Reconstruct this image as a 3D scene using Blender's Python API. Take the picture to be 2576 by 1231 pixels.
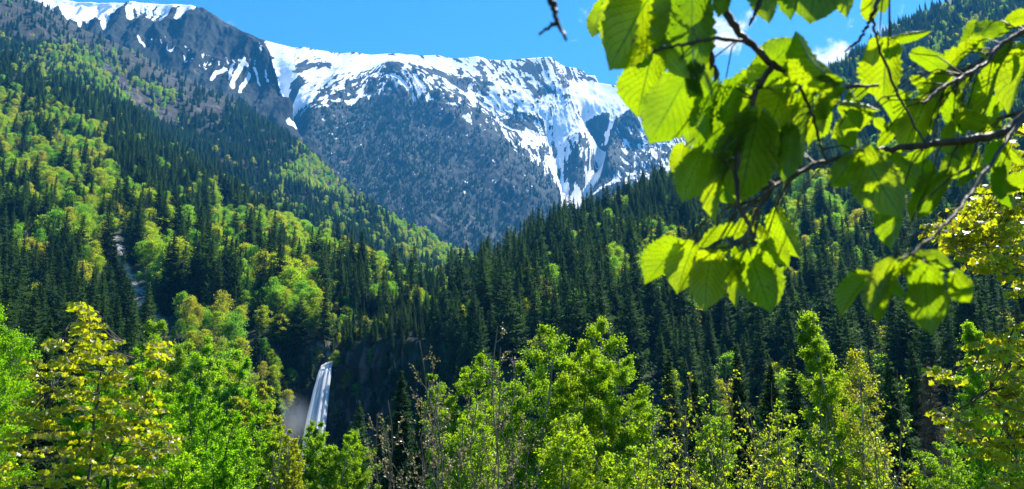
import bpy, math, random
import numpy as np
from mathutils import Vector, Matrix
R = math.radians
S = bpy.context.scene
COL = S.collection
for o in list(bpy.data.objects): bpy.data.objects.remove(o)

# ------------------------------------------------------------ camera, sky, sun, exposure
W, H, F = 2576.0, 1231.0, 2324.0          # the photograph measured at this size
HORIZON = 1207.0
CAM = np.array([0.0, 0.0, 1.6])
PITCH = math.atan((HORIZON - H/2)/F)
cam_d = bpy.data.cameras.new('camera'); cam = bpy.data.objects.new('camera', cam_d); COL.objects.link(cam)
cam.location = CAM; cam.rotation_euler = (R(90)+PITCH, 0, 0)
cam_d.sensor_width = 36; cam_d.lens = 36*F/W
cam_d.clip_start = 0.05; cam_d.clip_end = 60000
cam_d.dof.use_dof = True; cam_d.dof.focus_distance = 60; cam_d.dof.aperture_fstop = 6.8
S.camera = cam
SUN_EL, SUN_AZ = 54.0, 44.0               # azimuth to the right of the view direction (+Y)
world = bpy.data.worlds.new('World'); S.world = world; world.use_nodes = True
nt = world.node_tree; nt.nodes.clear()
def N(nt, t, **k):
    n = nt.nodes.new(t)
    for a, v in k.items():
        if a == 'inp':
            for i, x in v.items(): n.inputs[i].default_value = x
        else: setattr(n, a, v)
    return n
def sundir():
    e, a = R(SUN_EL), R(SUN_AZ)
    return Vector((math.sin(a)*math.cos(e), math.cos(a)*math.cos(e), math.sin(e)))
sky = N(nt, 'ShaderNodeTexSky', sky_type='NISHITA', sun_disc=False)
sky.sun_elevation = R(SUN_EL); sky.sun_rotation = R(SUN_AZ)
sky.altitude = 900; sky.air_density = 1.35; sky.dust_density = 0.15; sky.ozone_density = 2.2
out = N(nt, 'ShaderNodeOutputWorld'); bg = N(nt, 'ShaderNodeBackground'); bg.inputs[1].default_value = 0.09
L = nt.links.new
tc = N(nt, 'ShaderNodeTexCoord')
def P(x, y, d):                            # pixel of the photograph -> world point at depth d
    cp, sp = math.cos(PITCH), math.sin(PITCH)
    u = np.asarray(615.5-np.asarray(y, float)); r = np.asarray(x, float)-1288
    dy = F*cp - u*sp; dz = F*sp + u*cp
    k = d/dy
    return np.stack([r*k + CAM[0], dy*k + CAM[1], dz*k + CAM[2]], -1)
def project(p):
    cp, sp = math.cos(PITCH), math.sin(PITCH)
    q = np.asarray(p) - CAM
    f = q[..., 1]*cp + q[..., 2]*sp; u = -q[..., 1]*sp + q[..., 2]*cp
    return 1288 + F*q[..., 0]/f, 615.5 - F*u/f
# small cumulus banks low over the far ridge, part of the sky
noi = N(nt, 'ShaderNodeTexNoise', inp={'Scale': 24.0, 'Detail': 10.0, 'Roughness': 0.6, 'Distortion': 0.35})
L(tc.outputs['Generated'], noi.inputs['Vector'])
acc = None
for (cx, cy, rad, wt) in [(1745, 90, 105, .62), (1690, 50, 70, .55), (1830, 95, 70, .5), (2040, 140, 50, .62), (2120, 122, 75, .52), (1472, 46, 36, .50), (1440, 118, 40, .40), (1455, 160, 30, .34), (1585, 160, 60, .2), (2000, 90, 70, .12), (2190,95,50,.5)]:
    v = P(cx, cy, 1.0) - CAM; v = v/np.linalg.norm(v)
    dt = N(nt, 'ShaderNodeVectorMath', operation='DISTANCE'); L(tc.outputs['Generated'], dt.inputs[0]); dt.inputs[1].default_value = tuple(v)
    mr = N(nt, 'ShaderNodeMapRange', interpolation_type='SMOOTHSTEP'); mr.inputs[1].default_value = 0; mr.inputs[2].default_value = rad*1.5/F
    mr.inputs[3].default_value = wt; mr.inputs[4].default_value = 0; L(dt.outputs['Value'], mr.inputs[0])
    if acc is None: acc = mr.outputs[0]
    else:
        mx = N(nt, 'ShaderNodeMath', operation='MAXIMUM'); L(acc, mx.inputs[0]); L(mr.outputs[0], mx.inputs[1]); acc = mx.outputs[0]
ad = N(nt, 'ShaderNodeMath', operation='MULTIPLY_ADD'); L(noi.outputs['Fac'], ad.inputs[0]); ad.inputs[1].default_value = 2.2; L(acc, ad.inputs[2])
cm = N(nt, 'ShaderNodeMapRange', interpolation_type='SMOOTHSTEP'); cm.inputs[1].default_value = 1.42; cm.inputs[2].default_value = 1.85; L(ad.outputs[0], cm.inputs[0])
mix = N(nt, 'ShaderNodeMix', data_type='RGBA'); L(cm.outputs[0], mix.inputs[0])
hsv = N(nt, 'ShaderNodeHueSaturation', inp={'Saturation': 1.42, 'Value': .92}); L(sky.outputs[0], hsv.inputs['Color'])
L(hsv.outputs[0], mix.inputs[6]); mix.inputs[7].default_value = (7.5, 7.7, 8.1, 1)
L(mix.outputs[2], bg.inputs[0]); L(bg.outputs[0], out.inputs[0])
sd = bpy.data.lights.new('sun', 'SUN'); sun = bpy.data.objects.new('sun', sd); COL.objects.link(sun)
sd.energy = 5.0; sd.angle = R(0.5); sd.color = (1, .95, .87)
sun.rotation_euler = sundir().to_track_quat('Z', 'Y').to_euler()
S.view_settings.view_transform = 'Standard'; S.view_settings.look = 'None'
S.view_settings.exposure = 1.3; S.view_settings.gamma = 1
S.render.engine = 'CYCLES'
C = S.cycles
C.max_bounces = 6; C.diffuse_bounces = 2; C.glossy_bounces = 2; C.transmission_bounces = 4; C.transparent_max_bounces = 24
C.volume_bounces = 0; C.use_denoising = True; C.use_adaptive_sampling = True; C.adaptive_threshold = 0.02
C.sample_clamp_indirect = 4; C.caustics_reflective = False; C.caustics_refractive = False

# ------------------------------------------------------------ helpers
def rng(s): return np.random.default_rng(s)
def tag(o, label=None, cat=None, group=None, kind=None):
    if label: o['label'] = label
    if cat: o['category'] = cat
    if group: o['group'] = group
    if kind: o['kind'] = kind
    return o
def mesh(name, V, faces, mats=(), mi=None, attrs=None, smooth=False, uv=None):
    """faces: list of int arrays (m,k). attrs: {name: (domain, array)}"""
    me = bpy.data.meshes.new(name); V = np.asarray(V, np.float32)
    faces = [np.asarray(f, np.int32) for f in faces if len(f)]
    me.vertices.add(len(V)); me.vertices.foreach_set('co', V.ravel())
    tot = np.concatenate([np.full(len(f), f.shape[1], np.int32) for f in faces]) if faces else np.zeros(0, np.int32)
    idx = np.concatenate([f.ravel() for f in faces]) if faces else np.zeros(0, np.int32)
    me.loops.add(len(idx)); me.loops.foreach_set('vertex_index', idx)
    me.polygons.add(len(tot)); st = np.concatenate([[0], np.cumsum(tot)[:-1]]).astype(np.int32) if len(tot) else tot
    me.polygons.foreach_set('loop_start', st); me.polygons.foreach_set('loop_total', tot)
    for m in mats: me.materials.append(m)
    if mi is not None: me.polygons.foreach_set('material_index', np.asarray(mi, np.int32))
    if smooth: me.polygons.foreach_set('use_smooth', np.ones(len(tot), bool))
    for k, (dom, a) in (attrs or {}).items():
        a = np.asarray(a, np.float32)
        at = me.attributes.new(k, 'FLOAT', dom); at.data.foreach_set('value', a)
    if uv is not None:
        l = me.uv_layers.new(name='UVMap'); l.data.foreach_set('uv', np.asarray(uv, np.float32)[idx].ravel())
    me.update(calc_edges=True); return me
def obj(name, me, parent=None, **t):
    o = bpy.data.objects.new(name, me); COL.objects.link(o)
    if parent is not None: o.parent = parent
    return tag(o, **t)
def empty(name, loc, **t):
    o = bpy.data.objects.new(name, None); COL.objects.link(o); o.location = tuple(loc); o.empty_display_size = .3
    return tag(o, **t)

# --- numpy noise
_p = rng(7).permutation(256).astype(np.int64); _p = np.concatenate([_p, _p, _p])
_g = rng(8).normal(size=(256, 3)); _g /= np.linalg.norm(_g, axis=1)[:, None]
def pn(x, y, z=None):
    x = np.asarray(x, float); y = np.asarray(y, float); z = np.zeros_like(x) if z is None else np.asarray(z, float)
    xi, yi, zi = np.floor(x).astype(np.int64), np.floor(y).astype(np.int64), np.floor(z).astype(np.int64)
    xf, yf, zf = x-xi, y-yi, z-zi
    f = lambda t: t*t*t*(t*(t*6-15)+10)
    u, v, w = f(xf), f(yf), f(zf); r = 0
    for a in (0, 1):
        for b in (0, 1):
            for c in (0, 1):
                h = _p[(_p[(_p[(xi+a) & 255]+((yi+b) & 255))]+((zi+c) & 255))]
                g = _g[h & 255]
                d = g[..., 0]*(xf-a)+g[..., 1]*(yf-b)+g[..., 2]*(zf-c)
                r = r + d*(u if a else 1-u)*(v if b else 1-v)*(w if c else 1-w)
    return r*1.6
def fbm(x, y, z=None, o=5, g=.5, ridge=False):
    r, a, s, t = 0, 1., 1., 0.
    for i in range(o):
        n = pn(x*s+i*17.3, y*s-i*9.1, None if z is None else z*s+i*3.3)
        r = r + a*((1-2*np.abs(n)) if ridge else n); t += a; a *= g; s *= 2.03
    return r/t
def sstep(a, b, x):
    t = np.clip((x-a)/(b-a), 0, 1); return t*t*(3-2*t)
def segdist(x, y, pts):
    best = np.full(np.shape(x), 1e9)
    for (x0, y0), (x1, y1) in zip(pts[:-1], pts[1:]):
        dx, dy = x1-x0, y1-y0; t = np.clip(((x-x0)*dx+(y-y0)*dy)/(dx*dx+dy*dy+1e-9), 0, 1)
        best = np.minimum(best, np.hypot(x-x0-t*dx, y-y0-t*dy))
    return best
def inside(x, y, poly):
    c = np.zeros(np.shape(x), bool); q = poly[-1]
    for p in poly:
        if p[1] != q[1]:
            cond = (p[1] > y) != (q[1] > y)
            c ^= cond & (x < (q[0]-p[0])*(y-p[1])/(q[1]-p[1])+p[0])
        q = p
    return c
def sdist(x, y, poly):                     # positive inside
    d = segdist(x, y, list(poly)+[poly[0]]); return np.where(inside(x, y, poly), d, -d)

# --- materials
def mat(name):
    m = bpy.data.materials.new(name); m.use_nodes = True; nt = m.node_tree; nt.nodes.clear()
    return m, nt, nt.nodes.new('ShaderNodeOutputMaterial')
def ramp(nt, stops, src=None):
    r = nt.nodes.new('ShaderNodeValToRGB'); e = r.color_ramp.elements
    while len(e) < len(stops): e.new(.5)
    for k, (p, c) in zip(e, stops): k.position = p; k.color = (*c, 1) if len(c) == 3 else c
    if src is not None: nt.links.new(src, r.inputs[0])
    return r.outputs[0]
def leaf_mat(name, refl, trans, rough=.45, spec=.5, var=.25, use_random=True, tw=.5, extra=None, nscale=None):
    """refl/trans: lists of colours picked by per-leaf tint + per-tree random"""
    m, nt, o = mat(name); L = nt.links.new
    at = N(nt, 'ShaderNodeAttribute', attribute_name='tint')
    oi = N(nt, 'ShaderNodeObjectInfo')
    a = N(nt, 'ShaderNodeMath', operation='MULTIPLY'); L(at.outputs['Fac'], a.inputs[0]); a.inputs[1].default_value = var
    b = N(nt, 'ShaderNodeMath', operation='MULTIPLY_ADD'); L(oi.outputs['Random'], b.inputs[0]); b.inputs[1].default_value = (1-var) if use_random else 0.0; L(a.outputs[0], b.inputs[2])
    if not use_random: b.inputs[2].default_value = 0
    f = b.outputs[0] if use_random else at.outputs['Fac']
    n = len(refl)
    c1 = ramp(nt, [((i+.0)/(max(n-1, 1)), c) for i, c in enumerate(refl)], f)
    n2 = len(trans)
    c2 = ramp(nt, [((i+.0)/(max(n2-1, 1)), c) for i, c in enumerate(trans)], f)
    p = N(nt, 'ShaderNodeBsdfPrincipled', inp={'Roughness': rough, 'Specular IOR Level': spec}); L(c1, p.inputs['Base Color'])
    t = N(nt, 'ShaderNodeBsdfTranslucent'); L(c2, t.inputs[0])
    mx = N(nt, 'ShaderNodeMixShader'); mx.inputs[0].default_value = tw; L(p.outputs[0], mx.inputs[1]); L(t.outputs[0], mx.inputs[2])
    L(mx.outputs[0], o.inputs[0]); return m
def bark_mat(name, c1, c2, scale=8, rough=.85):
    m, nt, o = mat(name); L = nt.links.new
    tc = N(nt, 'ShaderNodeTexCoord'); mp = N(nt, 'ShaderNodeMapping'); mp.inputs['Scale'].default_value = (1, 1, .25); L(tc.outputs['Object'], mp.inputs[0])
    n = N(nt, 'ShaderNodeTexNoise', inp={'Scale': scale, 'Detail': 6.0}); L(mp.outputs[0], n.inputs['Vector'])
    c = ramp(nt, [(.35, c1), (.65, c2)], n.outputs['Fac'])
    p = N(nt, 'ShaderNodeBsdfPrincipled', inp={'Roughness': rough, 'Specular IOR Level': .2}); L(c, p.inputs['Base Color'])
    bm = N(nt, 'ShaderNodeBump', inp={'Strength': .5, 'Distance': .01}); L(n.outputs['Fac'], bm.inputs['Height']); L(bm.outputs[0], p.inputs['Normal'])
    L(p.outputs[0], o.inputs[0]); return m
M = {}
M['bark'] = bark_mat('bark', (.05, .04, .03), (.13, .11, .09))
M['bark_pale'] = bark_mat('bark_pale', (.10, .09, .07), (.32, .30, .26), 5)
M['bark_twig'] = bark_mat('bark_twig', (.10, .075, .05), (.22, .17, .12), 20)
M['bark_hazel'] = bark_mat('bark_hazel', (.035, .022, .014), (.09, .06, .04), 60, .55)
M['spruce'] = leaf_mat('spruce_needles', [(.014, .038, .014), (.026, .064, .020), (.045, .090, .026), (.075, .105, .030)], [(.03, .09, .012), (.07, .16, .02), (.10, .20, .03)], .7, .10, .35, tw=.38)
M['far_leaf'] = leaf_mat('fresh_leaves', [(.07, .15, .015), (.06, .16, .02), (.09, .19, .02), (.13, .20, .015), (.15, .18, .02), (.16, .13, .03)],
                         [(.26, .50, .015), (.18, .50, .03), (.34, .62, .02), (.50, .64, .015), (.55, .58, .02), (.50, .34, .05)], .55, .2, .3, tw=.62)
M['green_leaf'] = leaf_mat('green_leaves', [(.04, .11, .006), (.06, .14, .008), (.08, .16, .01)], [(.20, .52, .006), (.36, .68, .008), (.52, .76, .01)], .5, .2, .5, tw=.68)
M['birch_leaf'] = leaf_mat('birch_leaves', [(.06, .12, .006), (.08, .15, .008), (.11, .17, .01)], [(.28, .54, .006), (.44, .66, .008), (.60, .74, .01)], .48, .28, .5, tw=.6)
M['yellow_leaf'] = leaf_mat('yellow_leaves', [(.10, .12, .015), (.13, .15, .015), (.16, .15, .02)], [(.44, .54, .006), (.58, .64, .008), (.70, .60, .01)], .33, .6, .6, tw=.6)
M['bud_leaf'] = leaf_mat('bud_leaves', [(.22, .20, .08), (.35, .28, .18), (.16, .18, .04)], [(.35, .36, .06), (.45, .34, .18)], .35, .5, .8, tw=.4)
# ------------------------------------------------------------ terrain
def sheet(rows, xs, sub, smooth=3):
    """rows: bottom to skyline, each a list of (x, y, depth); returns image-surface coords X,T and world points"""
    xs = np.asarray(xs, float); YY, DD = [], []
    for r in rows:
        r = np.array(r, float)
        YY.append(np.interp(xs, r[:, 0], r[:, 1])); DD.append(np.log(np.interp(xs, r[:, 0], r[:, 2])))
    YY, DD = np.array(YY), np.array(DD)
    Yo, Do = [], []
    for i in range(len(rows)-1):
        n = sub[i]
        for k in range(n + (1 if i == len(rows)-2 else 0)):
            t = k/n; Yo.append(YY[i]*(1-t)+YY[i+1]*t); Do.append(DD[i]*(1-t)+DD[i+1]*t)
    Yo, Do = np.array(Yo), np.array(Do)
    for _ in range(smooth):
        Yo[1:-1] = (Yo[:-2]+2*Yo[1:-1]+Yo[2:])/4; Do[1:-1] = (Do[:-2]+2*Do[1:-1]+Do[2:])/4
    X = np.broadcast_to(xs, Yo.shape)
    return X, Yo, np.exp(Do)
def normals(G):
    du = np.gradient(G, axis=1); dv = np.gradient(G, axis=0); n = np.cross(du, dv)
    n /= np.linalg.norm(n, axis=2)[..., None]+1e-9
    return n*np.where(n[..., 2:3] < 0, -1, 1)
def back_rows(G, n=8, run=.35, drop=.22):
    """carry the ground on behind the skyline, falling away"""
    top = G[-1]; d = top[:, 1]; dirv = top-CAM; dirv[:, 2] = 0; dirv /= np.linalg.norm(dirv, axis=1)[:, None]
    ext = []
    for k in range(1, n+1):
        t = k/n; q = top+dirv*(d*run*t)[:, None]; q = q.copy(); q[:, 2] -= d*drop*t*(.4+.6*t); ext.append(q)
    return np.concatenate([G, np.array(ext)], 0)
def grid_faces(nr, nc):
    i = np.arange(nr*nc).reshape(nr, nc)
    return np.stack([i[:-1, :-1], i[:-1, 1:], i[1:, 1:], i[1:, :-1]], -1).reshape(-1, 4)
def pad(a, k): return np.concatenate([a, np.repeat(a[-1:], k, 0)], 0)
def terrain(name, G, attrs, m, label=None):
    nr, nc = G.shape[:2]
    at = {k: ('POINT', v.ravel()) for k, v in attrs.items()}
    me = mesh(name, G.reshape(-1, 3), [grid_faces(nr, nc)], [m], attrs=at, smooth=True)
    return obj(name, me, kind='structure')

def ground_mat(name, floor, rock, snow=True, ns=.02, bump=.8, zs=1., fs=.12, pale=False):
    """floor and rock colours by the 'rock' mask, snow by the 'snow' mask, all broken up by 3D noise"""
    m, nt, o = mat(name); L = nt.links.new
    g = N(nt, 'ShaderNodeNewGeometry')
    n1 = N(nt, 'ShaderNodeTexNoise', inp={'Scale': ns, 'Detail': 10.0, 'Roughness': .62}); vm_ = N(nt, 'ShaderNodeMapping'); vm_.inputs['Scale'].default_value = (1, 1, zs); L(g.outputs['Position'], vm_.inputs[0]); L(vm_.outputs[0], n1.inputs['Vector'])
    n2 = N(nt, 'ShaderNodeTexNoise', inp={'Scale': ns*fs, 'Detail': 9.0, 'Roughness': .6}); L(g.outputs['Position'], n2.inputs['Vector'])
    cf = ramp(nt, [(.32, floor[0]), (.5, floor[1]), (.68, floor[2])], n2.outputs['Fac'])
    cr = ramp(nt, [(.36, rock[0]), (.5, rock[1]), (.64, rock[2])], n1.outputs['Fac'])
    ra = N(nt, 'ShaderNodeAttribute', attribute_name='rock')
    s = N(nt, 'ShaderNodeMath', operation='ADD'); L(ra.outputs['Fac'], s.inputs[0]); L(n1.outputs['Fac'], s.inputs[1])
    mr = N(nt, 'ShaderNodeMapRange'); mr.inputs[1].default_value = .9; mr.inputs[2].default_value = 1.12; L(s.outputs[0], mr.inputs[0])
    mx = N(nt, 'ShaderNodeMix', data_type='RGBA'); L(mr.outputs[0], mx.inputs[0]); L(cf, mx.inputs[6]); L(cr, mx.inputs[7])
    col = mx.outputs[2]
    if pale:
        pa = N(nt, 'ShaderNodeAttribute', attribute_name='pale'); cp = ramp(nt, [(.4, (.05,.05,.045)), (.52, (.24,.23,.21)), (.62, (.42,.41,.38))], n1.outputs['Fac'])
        mp_ = N(nt, 'ShaderNodeMix', data_type='RGBA'); L(pa.outputs['Fac'], mp_.inputs[0]); L(col, mp_.inputs[6]); L(cp, mp_.inputs[7]); col = mp_.outputs[2]
    p = N(nt, 'ShaderNodeBsdfPrincipled', inp={'Roughness': .9, 'Specular IOR Level': .15})
    bm = N(nt, 'ShaderNodeBump', inp={'Strength': bump, 'Distance': .25/ns*.12}); L(n1.outputs['Fac'], bm.inputs['Height'])
    if snow:
        sa = N(nt, 'ShaderNodeAttribute', attribute_name='snow')
        n3 = N(nt, 'ShaderNodeTexNoise', inp={'Scale': ns*2.2, 'Detail': 7.0, 'Roughness': .65}); L(g.outputs['Position'], n3.inputs['Vector'])
        s2 = N(nt, 'ShaderNodeMath', operation='MULTIPLY_ADD'); L(n3.outputs['Fac'], s2.inputs[0]); s2.inputs[1].default_value = 1.1; L(sa.outputs['Fac'], s2.inputs[2])
        m2 = N(nt, 'ShaderNodeMapRange'); m2.inputs[1].default_value = .55; m2.inputs[2].default_value = .62; L(s2.outputs[0], m2.inputs[0])
        mx2 = N(nt, 'ShaderNodeMix', data_type='RGBA'); L(m2.outputs[0], mx2.inputs[0]); L(col, mx2.inputs[6]); mx2.inputs[7].default_value = (.86, .88, .9, 1)
        col = mx2.outputs[2]
        bs = N(nt, 'ShaderNodeMath', operation='MULTIPLY_ADD'); L(m2.outputs[0], bs.inputs[0]); bs.inputs[1].default_value = .1-bump; bs.inputs[2].default_value = bump; L(bs.outputs[0], bm.inputs['Strength'])
    L(col, p.inputs['Base Color']); L(bm.outputs[0], p.inputs['Normal']); L(p.outputs[0], o.inputs[0]); return m

# ---- valley sides: left hillside, cliff band with the gorge, right hillside
xs = np.concatenate([np.linspace(-1100, -60, 60), np.arange(-50, 2640, 7.0), np.linspace(2650, 3600, 50)])
HS_TOP = [(-1100,-200,1300),(-700,-50,1300),(-300,60,1300),(0,165,1300),(150,215,1300),(300,290,1300),(400,360,1280),(500,430,1200),(620,525,1000),(760,600,850),(900,660,800),(1000,715,780),(1090,748,730),(1150,755,680),(1230,705,640),(1300,662,640),(1350,635,650),(1430,588,680),(1520,560,740),(1600,520,800),(1680,465,900),(1760,418,1000),(1850,345,1150),(1950,275,1300),(2060,205,1450),(2150,150,1600),(2250,82,1720),(2330,35,1800),(2500,-60,1900),(2800,-160,2000),(3600,-340,2100)]
rows = [
 [(-1100,1218,90),(0,1218,150),(300,1217,180),(620,1215,290),(700,1216,330),(760,1216,338),(820,1216,346),(900,1216,344),(1000,1216,320),(1200,1217,280),(1600,1218,230),(2000,1218,200),(2576,1218,160),(3600,1218,130)],
 [(-1100,850,300),(0,850,350),(300,880,340),(500,890,330),(620,880,340),(700,838,350),(760,850,352),(800,885,353),(822,922,353),(845,915,354),(860,895,353),(900,880,351),(1000,860,345),(1100,875,335),(1200,905,310),(1400,950,290),(1700,970,280),(2000,960,280),(2300,950,280),(2576,940,270),(3600,900,260)],
 [(-1100,500,650),(0,600,520),(300,640,480),(500,700,450),(620,730,430),(760,765,430),(820,800,425),(900,785,430),(1000,785,450),(1090,795,460),(1150,795,450),(1230,775,430),(1430,745,420),(1760,700,450),(2000,650,480),(2300,600,520),(2576,560,550),(3600,480,600)],
 HS_TOP]
X, Y, D = sheet(rows, xs, [64, 40, 60], 4)
G = P(X, Y, D)
nrm = normals(G)
amp = np.interp(G[..., 1], [150, 350, 800, 1800], [2, 5, 16, 34])
edge = 1-.75*sstep(.9, 1, np.linspace(0, 1, G.shape[0]))[:, None]
lo = sstep(0, .06, np.linspace(0, 1, G.shape[0]))[:, None]
n = fbm(G[..., 0]/160, G[..., 1]/260, G[..., 2]/160, 5, .5, True)-.35
G = G + nrm*(n*amp*edge*lo)[..., None]
# rock mask: cliff band, scree chutes
cliff = sstep(-40, 14, sdist(X, Y, [(640,905),(690,875),(760,850),(822,900),(870,885),(960,880),(1040,900),(1060,1000),(1000,1060),(880,1215),(690,1215),(660,1010)]))
chute = 1-sstep(6, 20, segdist(X, Y, [(268,590),(300,650),(318,710),(350,770),(395,830),(412,890)]))
chute = np.maximum(chute, (1-sstep(10, 40, segdist(X, Y, [(335,740),(350,785),(390,830)])))*.9)
crag = 1-sstep(10, 32, segdist(X, Y, [(770,800),(795,850),(812,905)]))
rk = np.maximum.reduce([cliff*.62, chute, crag])
stone = fbm(G[..., 0]/7, G[..., 1]/7, G[..., 2]/22, 5, .62, True)
G = G + nrm*((cliff*6.0+chute*2.5+crag*4.0)*(stone-.3))[..., None]
M['hillside'] = ground_mat('forest_floor', [(.012,.022,.009),(.022,.034,.014),(.04,.05,.022)], [(.010,.012,.011),(.028,.030,.026),(.09,.088,.08)], snow=False, ns=.26, bump=1., zs=.35, fs=.5, pale=True)
HS = dict(X=X.copy(), Y=Y.copy(), G=G.copy(), rock=np.maximum(np.maximum((1-sstep(20, 36, segdist(X, Y, [(290,650),(305,680),(318,725),(350,790),(395,850),(412,900)])))*.95, crag*.5), .12*cliff))
Gb = back_rows(G); k = Gb.shape[0]-G.shape[0]
spots = sstep(.25, .4, fbm(X/16, Y/28, o=3))*sstep(-10, 20, sdist(X, Y, [(690,860),(780,850),(810,900),(800,960),(720,1010),(670,930)]))
pale = np.maximum.reduce([chute, crag*.28, spots*.4])
terrain('hillside', Gb, dict(rock=pad(rk, k), pale=pad(pale, k)), M['hillside'])

# ---- farther left shoulder (forest below, bare brush above)
xs = np.concatenate([np.linspace(-1100, -60, 40), np.arange(-50, 1330, 7.0)])
SH_TOP = [(-1100,-400,2600),(-700,-280,2600),(-300,-160,2600),(0,-18,2600),(95,8,2600),(200,70,2600),(320,122,2600),(400,168,2600),(480,205,2600),(530,230,2550),(600,262,2500),(640,292,2450),(740,362,2300),(850,455,2200),(960,530,2000),(1080,612,1900),(1160,658,1850),(1200,690,1800),(1330,800,1700)]
hy = np.array(HS_TOP, float)
rows = [[(x, np.interp(x, hy[:, 0], hy[:, 1])+110, np.interp(x, [-1100, 0, 600, 1000, 1330], [1350, 1400, 1200, 950, 850])) for x in (-1100, -700, -300, 0, 150, 300, 400, 500, 620, 760, 900, 1000, 1090, 1150, 1230, 1330)],
        SH_TOP]
X, Y, D = sheet(rows, xs, [110], 2)
G = P(X, Y, D); nrm = normals(G); t = np.linspace(0, 1, G.shape[0])[:, None]
n = fbm(G[..., 0]/420, G[..., 1]/700, G[..., 2]/420, 6, .52, True)-.35
G = G + nrm*(n*60*(1-.8*sstep(.88, 1, t)))[..., None]
brush = sstep(-30, 25, sdist(X, Y, [(-1100,-500),(0,-60),(330,100),(560,215),(600,300),(470,300),(420,250),(360,225),(280,160),(150,140),(0,100),(-1100,20)]))
scr = np.maximum(1-sstep(6, 30, segdist(X, Y, [(270,190),(310,235),(350,275),(385,290),(430,300)])), .9*(1-sstep(6, 22, segdist(X, Y, [(480,290),(540,305)]))))
SHD = dict(X=X.copy(), Y=Y.copy(), G=G.copy(), rock=np.maximum(brush, scr))
M['shoulder'] = ground_mat('brush_slope', [(.02,.024,.014),(.03,.034,.02),(.05,.045,.03)], [(.018,.016,.016),(.045,.038,.036),(.12,.10,.09)], snow=False, ns=.05)
Gb = back_rows(G); k = Gb.shape[0]-G.shape[0]
terrain('mountain_shoulder', Gb, dict(rock=pad(np.maximum(brush*.42, scr*.7), k)), M['shoulder'])
SH_Y = np.array(SH_TOP, float)

# ---- dark rock mountain on the left with snow gullies
xs = np.concatenate([np.linspace(-900, -10, 40), np.arange(0, 1000, 2.6)])
LM_TOP = [(-900,-260,3600),(-300,-70,3500),(0,-18,3500),(80,-2,3450),(160,0,3450),(200,3,3450),(330,9,3400),(480,13,3400),(505,24,3400),(560,54,3400),(600,74,3400),(640,93,3380),(662,103,3350),(680,135,3300),(702,210,3200),(722,262,3150),(742,330,3100),(800,400,3050),(900,480,3000),(1000,560,2950)]
sy = SH_Y
rows = [[(x, np.interp(x, sy[:, 0], sy[:, 1])+90, 2850) for x in range(-900, 1001, 50)], LM_TOP]
X, Y, D = sheet(rows, xs, [150], 1)
G = P(X, Y, D); nrm = normals(G); t = np.linspace(0, 1, G.shape[0])[:, None]
# slanting ribs and gullies running down-left
q = X*.92+Y*.45
rib = np.abs(((q+14*fbm(X/60, Y/90, o=4))/52.0) % 1-.5)*2
nA = fbm(G[..., 0]/330, G[..., 1]/1000, G[..., 2]/1000, 7, .56, True)-.3
G = G + nrm*((nA*80 + (rib-.5)*12*(1+fbm(X/45, Y/45, o=2)))*(1-.8*sstep(.93, 1, t)))[..., None]
nz = fbm(X/9, Y/14, o=5, g=.6)
sn = np.full(X.shape, -1.0)
sn = np.maximum(sn, np.interp(Y, [0, 12, 40, 75, 110], [1.3, .6, .1, -.35, -1.])*(X < 490) + (X >= 490)*-1)
sn = np.maximum(sn, -1+1.9*sstep(-14, 8, sdist(X, Y, [(60,-20),(215,-5),(300,8),(290,30),(250,80),(240,75),(215,60),(200,100),(150,45)])))
strk = 0
for pl, w in [([(258,15),(235,55),(222,82)],7),([(300,8),(275,40),(262,88)],8),([(345,12),(330,40),(330,64)],9),([(385,15),(372,50)],5),([(430,18),(408,62)],7),([(470,18),(450,60)],11),([(520-35,20),(478,45)],8),([(400,15),(385,60)],3),([(570,140+25),(545,175),(532,195)],5),([(585,160),(578,190)],5),([(615,150),(590,190),(585,210)],7),([(600,150),(622,160)],4),([(628,175),(612,200),(606,215)],6),([(640,165),(650,195)],3),([(348,112),(362,124)],4),([(720,310-2),(738,325)],6),([(625,75),(632,78)],4),([(580,60),(583,64)],3),([(690,110),(708,215),(722,262)],5)]:
    strk = np.maximum(strk, 1-sstep(w*.5, w*1.3, segdist(X+4*fbm(X/12, Y/12, o=2), Y, pl)))
sn = np.maximum(sn, -1+1.75*strk)
sn = np.maximum(sn, -1+1.35*sstep(-10, 60, sdist(X, Y, [(300,60),(700,130),(690,200),(520,200),(330,130)]))*(nz > .1))
sn = np.maximum(sn, -1+1.1*sstep(-10, 20, sdist(X, Y, [(640,95),(670,103),(720,300),(690,260),(660,190),(640,140)])))
snow = sn+nz*.75-.35*(rib > .6)*(Y > 12)*(strk < .3)
M['rock'] = ground_mat('mountain_rock', [(.003,.010,.009),(.008,.020,.017),(.022,.036,.026)], [(.008,.015,.014),(.026,.034,.027),(.13,.11,.075)], snow=True, ns=.012)
Gb = back_rows(G); k = Gb.shape[0]-G.shape[0]
terrain('rocky_mountain', Gb, dict(snow=pad(snow, k), rock=pad(.3+.3*nz, k)), M['rock'])

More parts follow.
